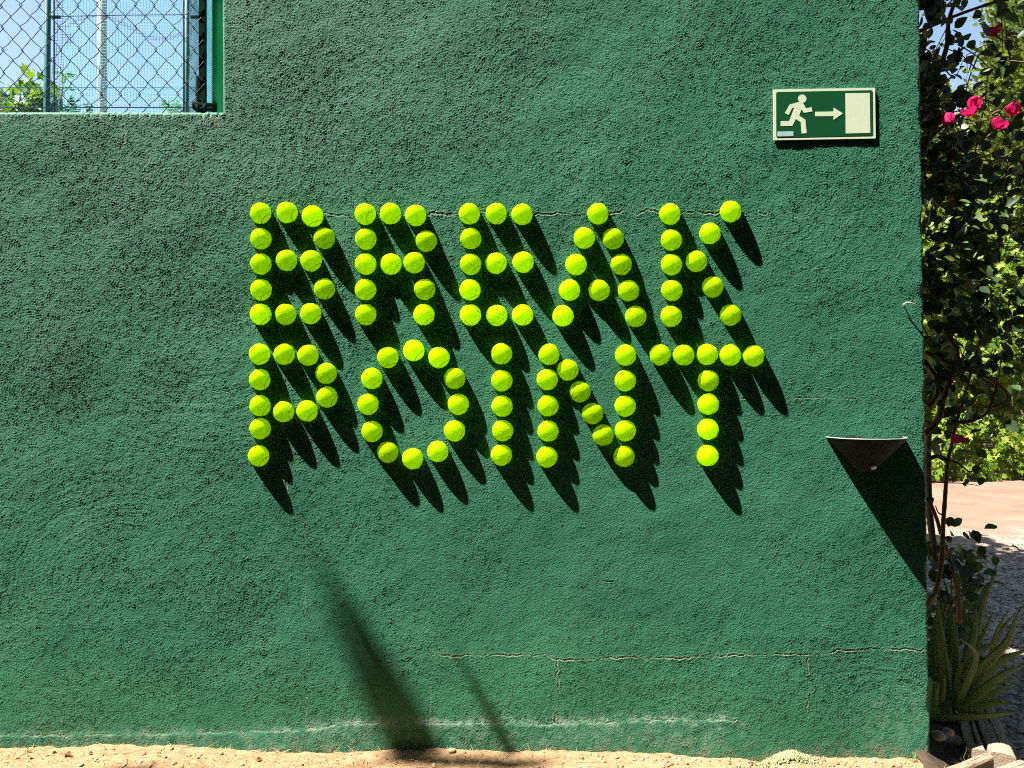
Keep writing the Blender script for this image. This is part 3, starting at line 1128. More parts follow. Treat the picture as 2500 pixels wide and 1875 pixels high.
spots = []
for u, v, r, k in ((40, 195, .22, 26), (62, 168, .16, 12), (75, 215, .22, 26), (20, 235, .22, 26), (105, 230, .25, 46), (88, 243, .26, 50), (130, 205, .2, 18), (138, 178, .13, 8), (45, 250, .3, 40), (145, 235, .16, 12), (150, 262, .3, 40), (-20, 240, .4, 50)):
    spots.append((qx(u, v, TY + random.uniform(-.2, .2)), r, k))
crown_tree("fig_tree", "leafy yellow-green tree rising behind the left teal post", (qx(70, 0, TY).x, TY, 0), spots, IVY, .13, M_FIG, M_BARK)
spots = [(qx(u, v, TY + random.uniform(-.2, .2)), r, k) for u, v, r, k in ((372, 232, .10, 10), (362, 226, .06, 5), (385, 238, .12, 14), (415, 238, .12, 14), (372, 250, .2, 24))]
crown_tree("young_tree", "small yellowish tree top peeping over the sill by the right teal post", (qx(385, 0, TY).x, TY, 0), spots, IVY, .09, M_FIG, M_BARK, .03)

# ------------------------------------------------------------------ planting behind: ivy hedge, conifers, far wood
M_IVY = leaf_mat("ivy_leaf", [(0, (.07, .135, .012)), (.5, (.13, .21, .02)), (.85, (.21, .27, .03)), (1, (.28, .28, .05))], .4, .55, .2)
M_CON = leaf_mat("conifer_spray", [(0, (.05, .085, .018)), (.5, (.12, .16, .035)), (1, (.21, .235, .06))], .3, .6, .2)
M_WOOD = leaf_mat("wood_leaf", [(0, (.022, .05, .012)), (.6, (.05, .09, .02)), (1, (.09, .13, .03))], .3, .6, .2)


def lumpy(n, lo, hi, seed):
    r1 = np.random.default_rng(seed)
    return r1.random((n, 3)) * (np.array(hi) - np.array(lo)) + np.array(lo)


# ivy: leaves over the lumpy front and top of a bank
n = 26000
xh = rng.random(n) * 5.2 + 4.2
s = rng.random(n)
hh = 3.7 + 1.2 * (vnoise(xh * .9, xh * 0 + 3) - .5)
zz = s ** .85 * hh
yy = 6.45 + .9 * (zz / hh) ** 2 + .55 * (vnoise(xh * 2.3, zz * 2.3 + 9) - .5) + .25 * (vnoise(xh * 7, zz * 7 + 9) - .5) + rng.random(n) * .16
P = np.stack([xh, yy, zz + .02], -1)
A = np.stack([rng.normal(size=n) * .6, -.35 + rng.normal(size=n) * .3, -.9 + rng.normal(size=n) * .4], -1)
N = np.stack([rng.normal(size=n) * .5 - .2, -.8 + rng.normal(size=n) * .4, .6 + rng.normal(size=n) * .4], -1)
hedge = empty("ivy_hedge", (6.8, 6.9, 0))
tag(hedge, "bright yellow-green ivy hedge along the far side of the gravel path", "hedge")
o = scatter("foliage", IVY, P - np.array(hedge.location), A, N, .055 + .04 * rng.random(n), M_IVY, hedge)
o["kind"] = "stuff"
mb = MB()
for k in range(26):
    x = 4.3 + k * .2
    mb.tube([(x - 6.8, .2, -.05), (x - 6.8 + random.gauss(0, .1), .1, .7), (x - 6.8 + random.gauss(0, .2), .4, 1.5)], [.03, .02, .01], 5)
o = mb.build("stem", M_BARK, hedge)


def conifer(name, label, base, height, rad, nclump, per, size, mat, low=.1):
    t = empty(name, base)
    tag(t, label, "tree", "trees beyond the gravel path")
    mb = MB()
    mb.tube([(0, 0, -.1), (.03, 0, height * .5), (0, .02, height * .97)], [.14, .08, .015], 8)
    for k in range(40):
        z = height * (low + (.92 - low) * k / 40)
        a = k * 2.4
        rr = rad * (1 - (z / height) ** 1.6) * .85 + .05
        mb.tube([(0, 0, z), (rr * .6 * math.cos(a), rr * .6 * math.sin(a), z + rr * .2), (rr * math.cos(a), rr * math.sin(a), z + rr * .55)], [.03, .018, .006], 5)
    mb.build("trunk", M_BARK, t)
    zc = height * (low + (1 - low) * rng.random(nclump) ** 1.05)
    ac = rng.random(nclump) * 6.283
    rmax = rad * np.clip(1 - (zc / height) ** 1.7, .03, 1)
    rc_ = rmax * (.55 + .45 * rng.random(nclump) ** .5)
    C = np.stack([rc_ * np.cos(ac), rc_ * np.sin(ac), zc], -1)
    out = np.stack([np.cos(ac), np.sin(ac), .9 + 0 * ac], -1)
    cs = .16 + .14 * rng.random(nclump)
    P = (C[:, None, :] + rng.normal(size=(nclump, per, 3)) * cs[:, None, None] * np.array([.55, .55, .75])).reshape(-1, 3)
    A = (np.repeat(out[:, None, :], per, 1) + rng.normal(size=(nclump, per, 3)) * .55).reshape(-1, 3)
    N = rng.normal(size=P.shape)
    var = np.clip(np.repeat(rng.random(nclump), per) * .6 + rng.random(nclump * per) * .4, 0, 1)
    scatter("crown", CHIP, P, A, N, size * (.6 + .8 * rng.random(len(P))), mat, t, var)
    return t


conifer("conifer", "tall pale green conifer at the photo's upper right corner", (7.75, 8.8, 0), 8.2, 1.35, 700, 60, .08, M_CON)
conifer("conifer", "shorter conifer beside the wall end, below the gap of sky", (6.55, 9.6, 0), 5.9, 1.15, 460, 42, .10, M_CON)
conifer("conifer", "broad conifer partly hidden behind the taller pale one", (8.9, 10.4, 0), 7.4, 1.6, 520, 42, .11, M_CON)
n = 5000
xw = rng.random(n) * 16 + 4
P = np.stack([xw, 14 + rng.random(n) * 2.5, rng.random(n) ** .8 * (4.6 + 1.2 * (vnoise(xw * .7, xw * 0) - .5))], -1)
o = scatter("far_wood", LEAF, P, rand_dirs(n), rng.normal(size=(n, 3)) + np.array([-.4, -.6, .6]), .28 + .18 * rng.random(n), M_WOOD)
tag(o, "dark mass of trees closing the view behind the conifers", "wood", kind="stuff")

# ------------------------------------------------------------------ bougainvillea at the wall end
M_BOU = leaf_mat("bougainvillea_leaf", [(0, (.015, .032, .010)), (.6, (.032, .062, .016)), (1, (.07, .115, .026))], .22, .5, .25)
M_BOUL = leaf_mat("sunlit_leaf", [(0, (.10, .16, .055)), (1, (.17, .22, .09))], .35, .4, .4)  # paler copy of the leaf colour, standing in for direct sun
M_STEM = simple_mat("vine_bark", (.16, .095, .05), (.27, .16, .085), 25, .85, .15, 0, .003, 90)
M_STEMD = simple_mat("vine_bark_grey", (.10, .07, .05), (.16, .11, .08), 25, .9, .1, 0, .003, 90)
M_BRACT = leaf_mat("pink_bract", [(0, (.42, .008, .09)), (1, (.60, .018, .15))], .4, .6, .2, (1.2, 1, 1))
vine = empty("bougainvillea", (1.45, .22, 0))
tag(vine, "dark sprawling bougainvillea with bright pink flowers at the wall's right end", "plant")
vloc = np.array(vine.location)


def vpart(o):
    o.matrix_parent_inverse = Matrix.Translation(-vine.location)
    return o


def z6(zx, zy, y):      # lower of the two stem close-ups
    return px(2220 + zx / 4.146, 1200 + zy / 4.146, y)


def z5(zx, zy, y):
    return px(2220 + zx / 3.95, 800 + zy / 3.95, y)


def z1(zx, zy, y):
    return px(2220 + zx / 3.95, zy / 3.95, y)


def z2(zx, zy, y):
    return px(2220 + zx / 3.95, 400 + zy / 3.95, y)


def stem(pts, r0, r1, mat=M_STEM):
    k = len(pts)
    # smooth the path
    q = []
    for i in range(k - 1):
        a, b_, c, d = (Vector(pts[max(0, min(k - 1, i + j))]) for j in (-1, 0, 1, 2))
        for s_ in range(5):
            t = s_ / 5
            q.append(.5 * ((2 * b_) + (c - a) * t + (2 * a - 5 * b_ + 4 * c - d) * t * t + (3 * b_ - a - 3 * c + d) * t ** 3))
    q.append(Vector(pts[-1]))
    rr = [(r0 + (r1 - r0) * i / (len(q) - 1)) * (1 + random.gauss(0, .05)) for i in range(len(q))]
    mb = MB()
    mb.tube(q, rr, 8)
    return vpart(mb.build("stem", mat, vine, True))


Y1 = .16
stem([z6(170, 1190, Y1 + .03), z6(225, 1070, Y1), z6(272, 1000, Y1), z6(325, 720, Y1), z6(340, 400, Y1), z6(348, 250, Y1), z6(366, 0, Y1), z5(360, 1400, Y1), z5(380, 1240, Y1), z5(405, 1150, Y1), z5(440, 950, Y1), z5(500, 770, Y1), z5(560, 560, Y1 + .03), z5(640, 260, Y1 + .04), z5(715, 0, Y1 + .04), z2(760, 1200, Y1 + .06)], .0085, .0035)
stem([z6(500, 1330, .2), z6(505, 1150, .2), z6(480, 1000, .2), z6(425, 740, .2), z6(355, 520, .2)], .0085, .006)
stem([z6(370, 1260, .19), z6(460, 1080, .2), z6(545, 1050, .2), z6(660, 880, .2)], .006, .003)
stem([z6(180, 60, .22), z6(230, 160, .22), z6(285, 300, .22), z6(318, 430, .20)], .007, .006, M_STEMD)
stem([z6(255, 700, .3), z6(235, 480, .3), z6(205, 200, .3), z5(180, 1300, .3), z5(190, 900, .3)], .012, .010, M_STEMD)
stem([z5(150, 230, .2), z5(240, 280, .2), z5(450, 375, .2), z5(700, 455, .2), z5(900, 590, .2), z5(942, 660, .2), z5(920, 715, .2), z5(830, 760, .21), z5(740, 765, .22), z5(650, 735, .22)], .0075, .0035)
stem([z5(140, 320, .2), z5(205, 400, .2), z5(265, 500, .2), z5(272, 620, .2), z5(240, 690, .2), z5(180, 770, .2)], .0085, .007)
stem([z5(150, 1020, .24), z5(220, 960, .24), z5(290, 850, .24), z5(320, 700, .24), z5(375, 550, .24), z5(430, 400, .24), z5(450, 200, .25), z2(330, 1600, .25)], .012, .009, M_STEMD)
stem([z5(400, 905, Y1), z5(520, 910, Y1), z5(640, 885, Y1), z5(750, 820, Y1), z5(800, 700, Y1), z5(835, 600, Y1), z5(840, 480, Y1)], .006, .0035, M_STEMD)
stem([z5(380, 1280, Y1), z5(470, 1310, Y1 - .01), z5(575, 1390, Y1 - .03)], .004, .002, M_STEMD)
stem([z5(575, 1390, Y1 - .03), z5(640, 1385, Y1 - .03), z5(690, 1420, Y1 - .03), z5(705, 1480, Y1 - .03)], .002, .001, M_STEMD)
stem([z5(170, 1475, .1), z5(330, 1495, .1), z5(500, 1500, .1), z5(665, 1522, .1)], .0022, .0012, simple_mat("red_twig", (.16, .03, .02), (.2, .05, .03), 40, .7))
stem([z5(360, 1280, Y1), z5(260, 1240, .17), z5(150, 1300, .2)], .008, .006, M_STEMD)
stem([z6(345, 240, Y1), z6(295, 215, Y1), z6(265, 145, Y1)], .003, .0015, M_STEMD)
stem([z1(160, 1300, .25), z1(220, 1050, .25), z1(250, 800, .25), z1(360, 450, .25), z1(380, 200, .25), z1(470, -60, .25)], .011, .006, M_STEMD)
stem([z1(120, 1420, .2), z1(330, 1220, .2), z1(560, 1050, .2), z1(740, 900, .2)], .005, .003, M_STEMD)
stem([z2(140, 120, .22), z2(260, 350, .22), z2(420, 500, .22), z2(600, 760, .22)], .005, .003, M_STEMD)
stem([z1(100, 300, .2), z1(400, 170, .2), z1(700, 60, .2), z1(950, -20, .2)], .006, .004, M_STEMD)
stem([z2(360, 50, .2), z2(520, 170, .2), z2(700, 300, .2)], .004, .002, M_STEMD)
stem([z2(820, 1260, .2), z2(700, 1400, .2), z2(560, 1530, .2)], .003, .0015)
stem([z1(440, 1215, .06), z1(560, 1190, .05), z1(680, 1175, .05), z1(780, 1110, .05), z1(860, 1065, .05), z1(925, 1080, .05)], .0018, .0011)
stem([z1(380, 1480, .15), z1(600, 1420, .12), z1(800, 1280, .08)], .003, .0015)
for k in range(110):
    u0, v0 = random.uniform(2245, 2480), random.uniform(20, 1000)
    y0 = random.uniform(.10, .4)
    a = px(u0, v0, y0)
    d = Vector((random.gauss(0, 1), random.gauss(0, .4), random.gauss(0, .8))).normalized() * random.uniform(.08, .22)
    bend = Vector((random.gauss(0, .02), random.gauss(0, .02), random.gauss(0, .03)))
    stem([a, a + d * .5 + bend, a + d], random.uniform(.0015, .003), .0008, random.choice((M_STEM, M_STEMD)))

# leaves: dense above, thinning out below
P = []
while len(P) < 2500:
    u, v = random.uniform(2225, 2620), random.uniform(-120, 1130)
    y = random.uniform(.06, .55)
    f = float(vnoise(np.array(u / 46.), np.array(v / 46. + 20)))
    dens = .95 if v < 800 else max(.0, .75 - (v - 800) / 420)
    dens *= float(sstep(.22, .56, f)) * .93 + .07
    if v < 190 and 2255 < u < 2400 and ((u - 2330) / 62) ** 2 + ((v - 75) / 95) ** 2 < .8:
        dens *= .25
    if v > 620 and u > 2430: dens *= .35
    if 420 > v and u > 2365: dens *= .25
    if 420 < v < 640 and u > 2400: dens *= .6
    if random.random() < dens:
        P.append(px(u, v, y))
for k in range(90):
    P.append(px(random.gauss(2330, 42), random.gauss(1370, 45), random.uniform(.2, .4)))
for k in range(300):
    P.append(px(random.uniform(2268, 2385), random.uniform(1440, 1690), random.uniform(.5, .95)))
P = np.array(P)
n = len(P)
A = np.stack([rng.normal(size=n) * .7, rng.normal(size=n) * .6 - .2, rng.normal(size=n) * .5 - .55], -1)
N = np.stack([rng.normal(size=n) * .5, rng.normal(size=n) * .5 - .45, .7 + rng.normal(size=n) * .4], -1)
o = vpart(scatter("foliage", LEAF, P, A, N, .023 + .026 * rng.random(n), M_BOU, vine))
o["kind"] = "stuff"
# unseen canopy added behind the wall to shade the vine and gravel
n = 9500
xx = rng.random(n) * 2.3 - .75
P = np.stack([xx, .38 + rng.random(n) * 2.3, 2.55 + rng.random(n) * .9 + .25 * vnoise(xx * 3, xx * 0)], -1)
fm = vnoise(P[:, 0] * 2.2 + 5, P[:, 1] * 2.2 + 11)
P = P[fm > .22]
n = len(P)
o = vpart(scatter("shading_canopy", LEAF, P, rand_dirs(n), rng.normal(size=(n, 3)) * .6 + np.array([0, 0, 1.]), .07 + .05 * rng.random(n), M_BOU, vine))
o["kind"] = "stuff"
for k in range(9):
    a = Vector((random.uniform(.6, 1.2), random.uniform(.3, .5), random.uniform(2.0, 2.5)))
    e = Vector((random.uniform(-.7, 1.4), random.uniform(.5, 2.5), random.uniform(2.7, 3.2)))
    stem([Vector((1.3, .33, 1.2)), a, (a + e) * .5 + Vector((0, 0, .2)), e], .012, .004, M_STEMD)
# single sunlit leaves one can pick out
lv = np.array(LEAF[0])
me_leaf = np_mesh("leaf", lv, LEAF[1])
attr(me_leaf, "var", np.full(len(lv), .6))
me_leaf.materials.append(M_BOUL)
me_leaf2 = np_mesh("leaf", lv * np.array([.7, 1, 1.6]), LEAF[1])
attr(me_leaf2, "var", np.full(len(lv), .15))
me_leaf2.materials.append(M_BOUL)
me_leaf3 = np_mesh("leaf", lv, LEAF[1])
attr(me_leaf3, "var", np.full(len(lv), .35))
me_leaf3.materials.append(M_BOU)
LIT = [(1, 660, 690, 110), (1, 770, 680, 90), (1, 850, 760, 80), (1, 640, 1150, 90), (1, 740, 1120, 80), (1, 570, 1230, 90), (1, 640, 1280, 80), (1, 770, 1165, 80), (1, 700, 1330, 60), (1, 520, 680, 70),
       (2, 520, 450, 95), (2, 560, 410, 90), (2, 655, 375, 80), (2, 600, 380, 110), (2, 560, 650, 170), (2, 690, 560, 130), (2, 640, 530, 100), (2, 680, 630, 90), (2, 780, 640, 120), (2, 830, 815, 90), (2, 950, 520, 60), (2, 350, 570, 80), (2, 400, 585, 70), (2, 205, 605, 90), (2, 920, 760, 60), (2, 965, 745, 60),
       (2, 430, 930, 90), (2, 490, 915, 60), (2, 590, 940, 60), (2, 620, 905, 60), (2, 690, 920, 70), (2, 335, 1025, 85), (2, 440, 1060, 80), (2, 570, 760, 60), (2, 720, 940, 50), (2, 820, 1170, 60), (2, 500, 510, 60)]
for zn, zx, zy, s in LIT:
    f = {1: z1, 2: z2}[zn]
    p = f(zx, zy, random.uniform(.0, .04))
    o = vpart(link("leaf", random.choice((me_leaf, me_leaf2)), None, vine))
    o.location = p
    sc_ = s / 3.95 * .00128 * .95
    o.scale = (sc_, sc_, sc_)
    o.rotation_euler = (random.gauss(.5, .35), random.gauss(0, .4), random.uniform(-2.4, 2.4))
DARK = [(6, 555, 620, 120), (6, 450, 560, 90), (6, 660, 590, 90), (6, 690, 650, 110), (6, 590, 760, 170), (6, 250, 510, 110), (6, 720, 900, 130), (6, 620, 1010, 130), (6, 700, 1100, 160), (6, 740, 620, 70), (6, 210, 50, 80), (6, 600, 1060, 110),
        (5, 460, 1490, 50), (5, 530, 1485, 45), (5, 565, 1470, 50), (5, 610, 1420, 60), (5, 680, 1410, 90), (5, 700, 1440, 80), (5, 600, 1200, 130), (5, 620, 1130, 90), (5, 640, 1320, 90), (5, 250, 1390, 50), (5, 230, 1420, 40), (5, 540, 1060, 110), (5, 250, 1130, 120), (5, 350, 1090, 90), (5, 790, 320, 120), (5, 760, 580, 120), (5, 460, 700, 130), (5, 430, 800, 120), (5, 570, 600, 110), (5, 640, 820, 80), (5, 780, 880, 50)]
for zn, zx, zy, s in DARK:
    f = {5: z5, 6: z6}[zn]
    o = vpart(link("leaf", me_leaf3, None, vine))
    o.location = f(zx, zy, random.uniform(.12, .22))
    sc_ = s / 4.0 * .00134
    o.scale = (sc_, sc_, sc_)
    o.rotation_euler = (random.gauss(-.9, .5), random.gauss(0, .4), random.uniform(-2.6, 2.6))


def bract_cluster(p, size, seed, squash=(1, 1, 1)):
    """three papery bracts folded into a cup"""
    r1 = random.Random(seed)
    vs_, ts_ = [], []
    nb2 = 4
    for k in range(nb2):
        az = k * 2 * math.pi / nb2 + r1.uniform(-.4, .4)
        M = Matrix.Rotation(az, 4, 'Z') @ Matrix.Rotation(r1.uniform(.35, .9), 4, 'X')
        b0 = len(vs_)
        nu, nv = 7, 6
        for j in range(nv + 1):
            t = j / nv
            w = .52 * math.sin(math.pi * min(1, t * .93 + .06)) ** .65
            for i in range(nu):
                s = i / (nu - 1) * 2 - 1
                q = Vector((s * w, t * 1.0, .30 * t * t + .26 * s * s * w + .05 * math.sin(i * 2.1 + k + j * 1.3) * t))
                vs_.append(M @ q)
        for j in range(nv):
            for i in range(nu - 1):
                a = b0 + j * nu + i
                ts_ += [(a, a + 1, a + nu + 1), (a, a + nu + 1, a + nu)]
    V = np.array([tuple(v) for v in vs_]) * np.array(squash)
    V = V - V.mean(0)
    me = np_mesh("flower", V * size, np.array(ts_), True)
    attr(me, "var", np.clip(rng.normal(.5, .3, len(V)), 0, 1))
    me.materials.append(M_BRACT)
    o = vpart(link("flower", me, None, vine))
    o.location = p
    o.rotation_euler = (r1.uniform(-.4, 1.2), r1.uniform(-.4, .4), r1.uniform(-3, 3))
    return o


for f, zx, zy, y, s in ((z1, 385, 1152, .03, .026), (z1, 620, 1000, .02, .028), (z1, 570, 1085, .02, .027), (z1, 860, 1200, .03, .028), (z1, 1000, 1068, .03, .028), (z1, 808, 312, .22, .028), (z5, 700, 405, .14, .017), (z5, 755, 405, .14, .015), (z5, 465, 1080, .13, .024), (z5, 520, 1080, .13, .020)):
    bract_cluster(f(zx, zy, y), s * 1.3, int(zx + zy))

# ------------------------------------------------------------------ aloe
M_ALOE = simple_mat("aloe_skin", (.075, .140, .030), (.125, .195, .046), 9, .5, .25)
M_TOOTH = simple_mat("aloe_tooth", (.20, .17, .07), None, 1, .6)
AC = Vector((1.475, .33, 0))
aloe = empty("aloe", AC)
tag(aloe, "large spiky aloe in the timber-edged bed beside the wall end", "plant")


def z7(zx, zy, y):
    return px(2180 + zx / 5.103, 1550 + zy / 5.103, y)


def aloe_leaf(pts, w, seed):
    """pts base to tip in scene coordinates, w half width at the base"""
    r1 = random.Random(seed)
    pts = [Vector(p) for p in pts]
    k = len(pts)
    q = []
    NS = 14
    for s_ in range(NS + 1):
        u = s_ / NS * (k - 1)
        i = min(int(u), k - 2)
        t = u - i
        a, b_, c, d = (pts[max(0, min(k - 1, i + j))] for j in (-1, 0, 1, 2))
        q.append(.5 * ((2 * b_) + (c - a) * t + (2 * a - 5 * b_ + 4 * c - d) * t * t + (3 * b_ - a - 3 * c + d) * t ** 3))
    mb = MB()
    tb = MB()
    vs_ = []
    view = Vector((0, 1, 0))
    for i, p in enumerate(q):
        t = i / NS
        tan = (q[min(i + 1, NS)] - q[max(i - 1, 0)]).normalized()
        side = tan.cross(view)
        side = side.normalized() if side.length > .05 else Vector((1, 0, 0))
        up = side.cross(tan).normalized()       # roughly towards +y or -y
        if up.y > 0: up = -up
        hw = w * (1 - t ** 1.6) * (.82 + .5 * t * (1 - t)) + .0012
        th = hw * .55
        vs_ += [p - side * hw, p - side * hw * .55 - up * th * .75, p + up * (-th), p + side * hw * .55 - up * th * .75, p + side * hw, p + side * hw * .5 + up * th * .12, p + up * th * .05, p - side * hw * .5 + up * th * .12]
        if 0 < i < NS and w > .006:
            for sd in (-1, 1):
                for off in (0, .5):
                    e = p + (q[i + 1] - p) * off + side * sd * hw * .98
                    l = min(.006, hw * .3)
                    tb.add([e - tan * l * .6, e + tan * l * .6, e + side * sd * l + tan * l * .5], [(0, 1, 2)])
    fs_ = []
    for i in range(NS):
        for j in range(8):
            j2 = (j + 1) % 8
            fs_.append((i * 8 + j, i * 8 + j2, (i + 1) * 8 + j2, (i + 1) * 8 + j))
    fs_ += [tuple(reversed(range(8))), tuple(NS * 8 + j for j in range(8))]
    mb.add([v - AC for v in vs_], fs_)
    o = mb.build("leaf", M_ALOE, aloe, True)
    if tb.v:
        tb.v = [tuple(Vector(v) - AC) for v in tb.v]
        to = tb.build("teeth", M_TOOTH, o)
    return o


AL = [  # (points in the close-ups, base first), half width in photo px, depth base, depth tip
 ([(7, 640, 900), (7, 640, 480), (6, 300, 1400), (6, 288, 1060)], 17, .27, .27),
 ([(7, 740, 850), (7, 785, 480), (7, 805, 200), (6, 470, 1260)], 8, .28, .26),
 ([(7, 760, 850), (7, 810, 500), (7, 840, 420), (7, 885, 325)], 6, .25, .22),
 ([(7, 700, 860), (7, 790, 790), (7, 980, 560), (7, 1200, 320), (7, 1420, 90), (6, 1060, 1330), (6, 1132, 1170)], 17, .28, .16),
 ([(7, 800, 880), (7, 900, 640), (7, 1010, 380), (7, 1030, 230), (7, 970, 150), (7, 880, 75)], 9, .24, .16),
 ([(7, 780, 880), (7, 900, 560), (7, 1060, 220), (7, 1240, 110), (6, 900, 1380), (6, 1010, 1190)], 9, .33, .28),
 ([(7, 820, 900), (7, 1050, 740), (7, 1280, 560), (7, 1480, 440), (7, 1680, 360)], 13, .26, .16),
 ([(7, 860, 860), (7, 1080, 560), (7, 1300, 350), (7, 1500, 250), (7, 1720, 170)], 15, .34, .30),
 ([(7, 860, 900), (7, 1080, 800), (7, 1300, 700), (7, 1510, 615)], 11, .32, .24),
 ([(7, 820, 930), (7, 1020, 900), (7, 1280, 855), (7, 1400, 850), (7, 1530, 880)], 9, .24, .12),
 ([(7, 540, 1030), (7, 850, 1030), (7, 1150, 1010), (7, 1380, 985), (7, 1530, 980)], 8, .20, .08),
 ([(7, 830, 860), (7, 900, 400), (6, 640, 1500), (6, 668, 1300), (6, 672, 1150)], 13, .36, .34),
 ([(7, 860, 860), (7, 960, 300), (6, 760, 1420), (6, 850, 1220)], 8, .38, .36),
 ([(7, 800, 850), (7, 760, 200), (6, 430, 1150), (6, 428, 850)], 6, .36, .38),
 ([(7, 620, 880), (7, 560, 300), (6, 380, 1060), (6, 340, 890)], 8, .38, .40),
 ([(7, 880, 830), (7, 990, 330), (6, 720, 1200), (6, 830, 920), (6, 882, 740)], 11, .42, .36),
 ([(7, 900, 800), (6, 730, 1250), (6, 760, 1000), (6, 850, 915), (6, 970, 940)], 7, .44, .36),
 ([(7, 540, 880), (7, 540, 760), (7, 568, 592)], 5, .20, .19),
 ([(7, 610, 850), (7, 640, 650), (7, 640, 500)], 4, .22, .21),
 ([(7, 560, 900), (7, 530, 400), (6, 250, 1450), (6, 262, 1250)], 11, .33, .34),
 ([(7, 700, 880), (7, 690, 300), (6, 440, 1300), (6, 415, 1100)], 10, .40, .42),
 ([(7, 900, 860), (7, 1150, 480), (6, 900, 1450), (6, 1080, 1230)], 9, .42, .40),
 ([(7, 880, 880), (7, 1150, 650), (7, 1350, 580), (7, 1560, 540)], 9, .40, .40),
 ([(7, 700, 880), (7, 860, 480), (6, 620, 1450), (6, 600, 1180)], 11, .42, .44),
 ([(7, 720, 900), (7, 980, 860), (7, 1200, 830), (7, 1400, 800)], 8, .34, .30),
 ([(6, 480, 1350), (6, 500, 1050), (6, 500, 900), (6, 470, 790)], 6, .44, .46),
 ([(7, 600, 900), (7, 600, 350), (6, 330, 1350), (6, 300, 900)], 10, .44, .46),
]
for kk, (pts, w, ya, yb) in enumerate(AL):
    m_ = len(pts)
    q = []
    for i, (zn, zx, zy) in enumerate(pts):
        y = ya + (yb - ya) * i / (m_ - 1)
        q.append((z6 if zn == 6 else z7)(zx, zy, y))
    aloe_leaf(q, w * .00168, kk)
mb = MB()
mb.tube([(0, 0, -.02), (0, 0, .10)], [.05, .035], 10)
mb.build("crown_base", M_ALOE, aloe)

# ------------------------------------------------------------------ timber edging
def timber_mat(name, c1, c2):
    m, nt, b, L = new_mat(name)
    n1 = noise_node(nt, 14, 6, .7, stretch=(1, 14, 14))
    n2 = noise_node(nt, 5, 4, .6, stretch=(1, 30, 30))
    r = ramp_node(nt, [(.3, c1), (.7, c2)])
    L(n1.outputs["Fac"], r.inputs[0])
    dk = mixc(nt, mapr(nt, n2.outputs["Fac"], .55, .7, 0, .5), r.outputs[0], (.04, .03, .02))
    L(dk, b.inputs["Base Color"])
    setc(b, None, .85, .15)
    bump(nt, b, n1.outputs["Fac"], .8, .004)
    return m


M_TIM = timber_mat("weathered_timber", (.20, .155, .11), (.30, .235, .165))


def timber(name, label, p0, p1, w, hgt, splits, seed):
    """squared timber lying from p0 to p1 (centre line at its underside), with open drying cracks along the top"""
    r1 = random.Random(seed)
    p0, p1 = Vector(p0), Vector(p1)
    d = (p1 - p0)
    ln = d.length
    root = empty(name, p0)
    root.rotation_euler = (0, 0, math.atan2(d.y, d.x))
    tag(root, label, "timber", "timbers edging the planting bed")
    # cross-section outline sampled across, lengthwise rows
    cols = 26
    rows = 30
    vs_, fs_ = [], []
    for i in range(rows + 1):
        x = ln * i / rows
        rag = .006 * math.sin(seed * 3.1 + i) if i in (0, rows) else 0
        for j in range(cols + 1):
            s = j / cols
            y = (s - .5) * w
            z = hgt * (1 - .10 * abs(2 * s - 1) ** 6) + r1.gauss(0, .0006)
            for (c, wd, dp, x0, x1) in splits:
                if x0 * ln <= x <= x1 * ln + .0001:
                    cc = c + .02 * math.sin(x * 14 + c * 9)
                    z -= dp * math.exp(-((s - cc) / wd) ** 2)
            vs_.append((x + rag * math.sin(j * 1.3), y, z))
    nc = cols + 1
    for i in range(rows):
        for j in range(cols):
            a = i * nc + j
            fs_.append((a, a + nc, a + nc + 1, a + 1))
    b0 = len(vs_)
    for i in range(rows + 1):
        x = ln * i / rows
        vs_ += [(x, -w / 2 * 1.01, 0), (x, w / 2 * 1.01, 0)]
    for i in range(rows):
        fs_.append((b0 + 2 * i, b0 + 2 * i + 2, (i + 1) * nc, i * nc))
        fs_.append((b0 + 2 * i + 1, i * nc + cols, (i + 1) * nc + cols, b0 + 2 * i + 3))
    fs_.append(tuple([b0, *range(0, nc), b0 + 1]))
    fs_.append(tuple([b0 + 2 * rows + 1, *reversed(range(rows * nc, rows * nc + nc)), b0 + 2 * rows]))
    me = MB().add(vs_, fs_).mesh("beam")
    o = link("beam", me, M_TIM, root)
    return root


timber("sleeper", "split grey sleeper running back from the corner under the aloe", (1.475, .030, -.075), (1.83, .80, -.075), .118, .078, [(.62, .035, .03, 0, 1), (.80, .03, .022, .05, .8), (.30, .02, .008, .1, .5)], 1)
timber("edging_beam", "pale sunlit beam end at the bottom right corner of the bed", (1.545, -.030, -.085), (1.08, -.250, -.085), .070, .083, [(.4, .03, .006, 0, .6)], 2)
timber("edging_plank", "thin pale plank lying slanted in front of the sleeper", (1.445, .005, -.07), (1.02, -.215, -.09), .030, .078, [(.5, .05, .003, 0, 1)], 3)

# ------------------------------------------------------------------ loose stuff on the ground
ico_v = np.array([(0, 0, 1), (.894, 0, .447), (.276, .851, .447), (-.724, .526, .447), (-.724, -.526, .447), (.276, -.851, .447),
                  (.724, .526, -.447), (-.276, .851, -.447), (-.894, 0, -.447), (-.276, -.851, -.447), (.724, -.526, -.447), (0, 0, -1)])
ico_f = np.array([(0, 1, 2), (0, 2, 3), (0, 3, 4), (0, 4, 5), (0, 5, 1), (1, 6, 2), (2, 7, 3), (3, 8, 4), (4, 9, 5), (5, 10, 1),
                  (6, 7, 2), (7, 8, 3), (8, 9, 4), (9, 10, 5), (10, 6, 1), (6, 11, 7), (7, 11, 8), (8, 11, 9), (9, 11, 10), (10, 11, 6)])


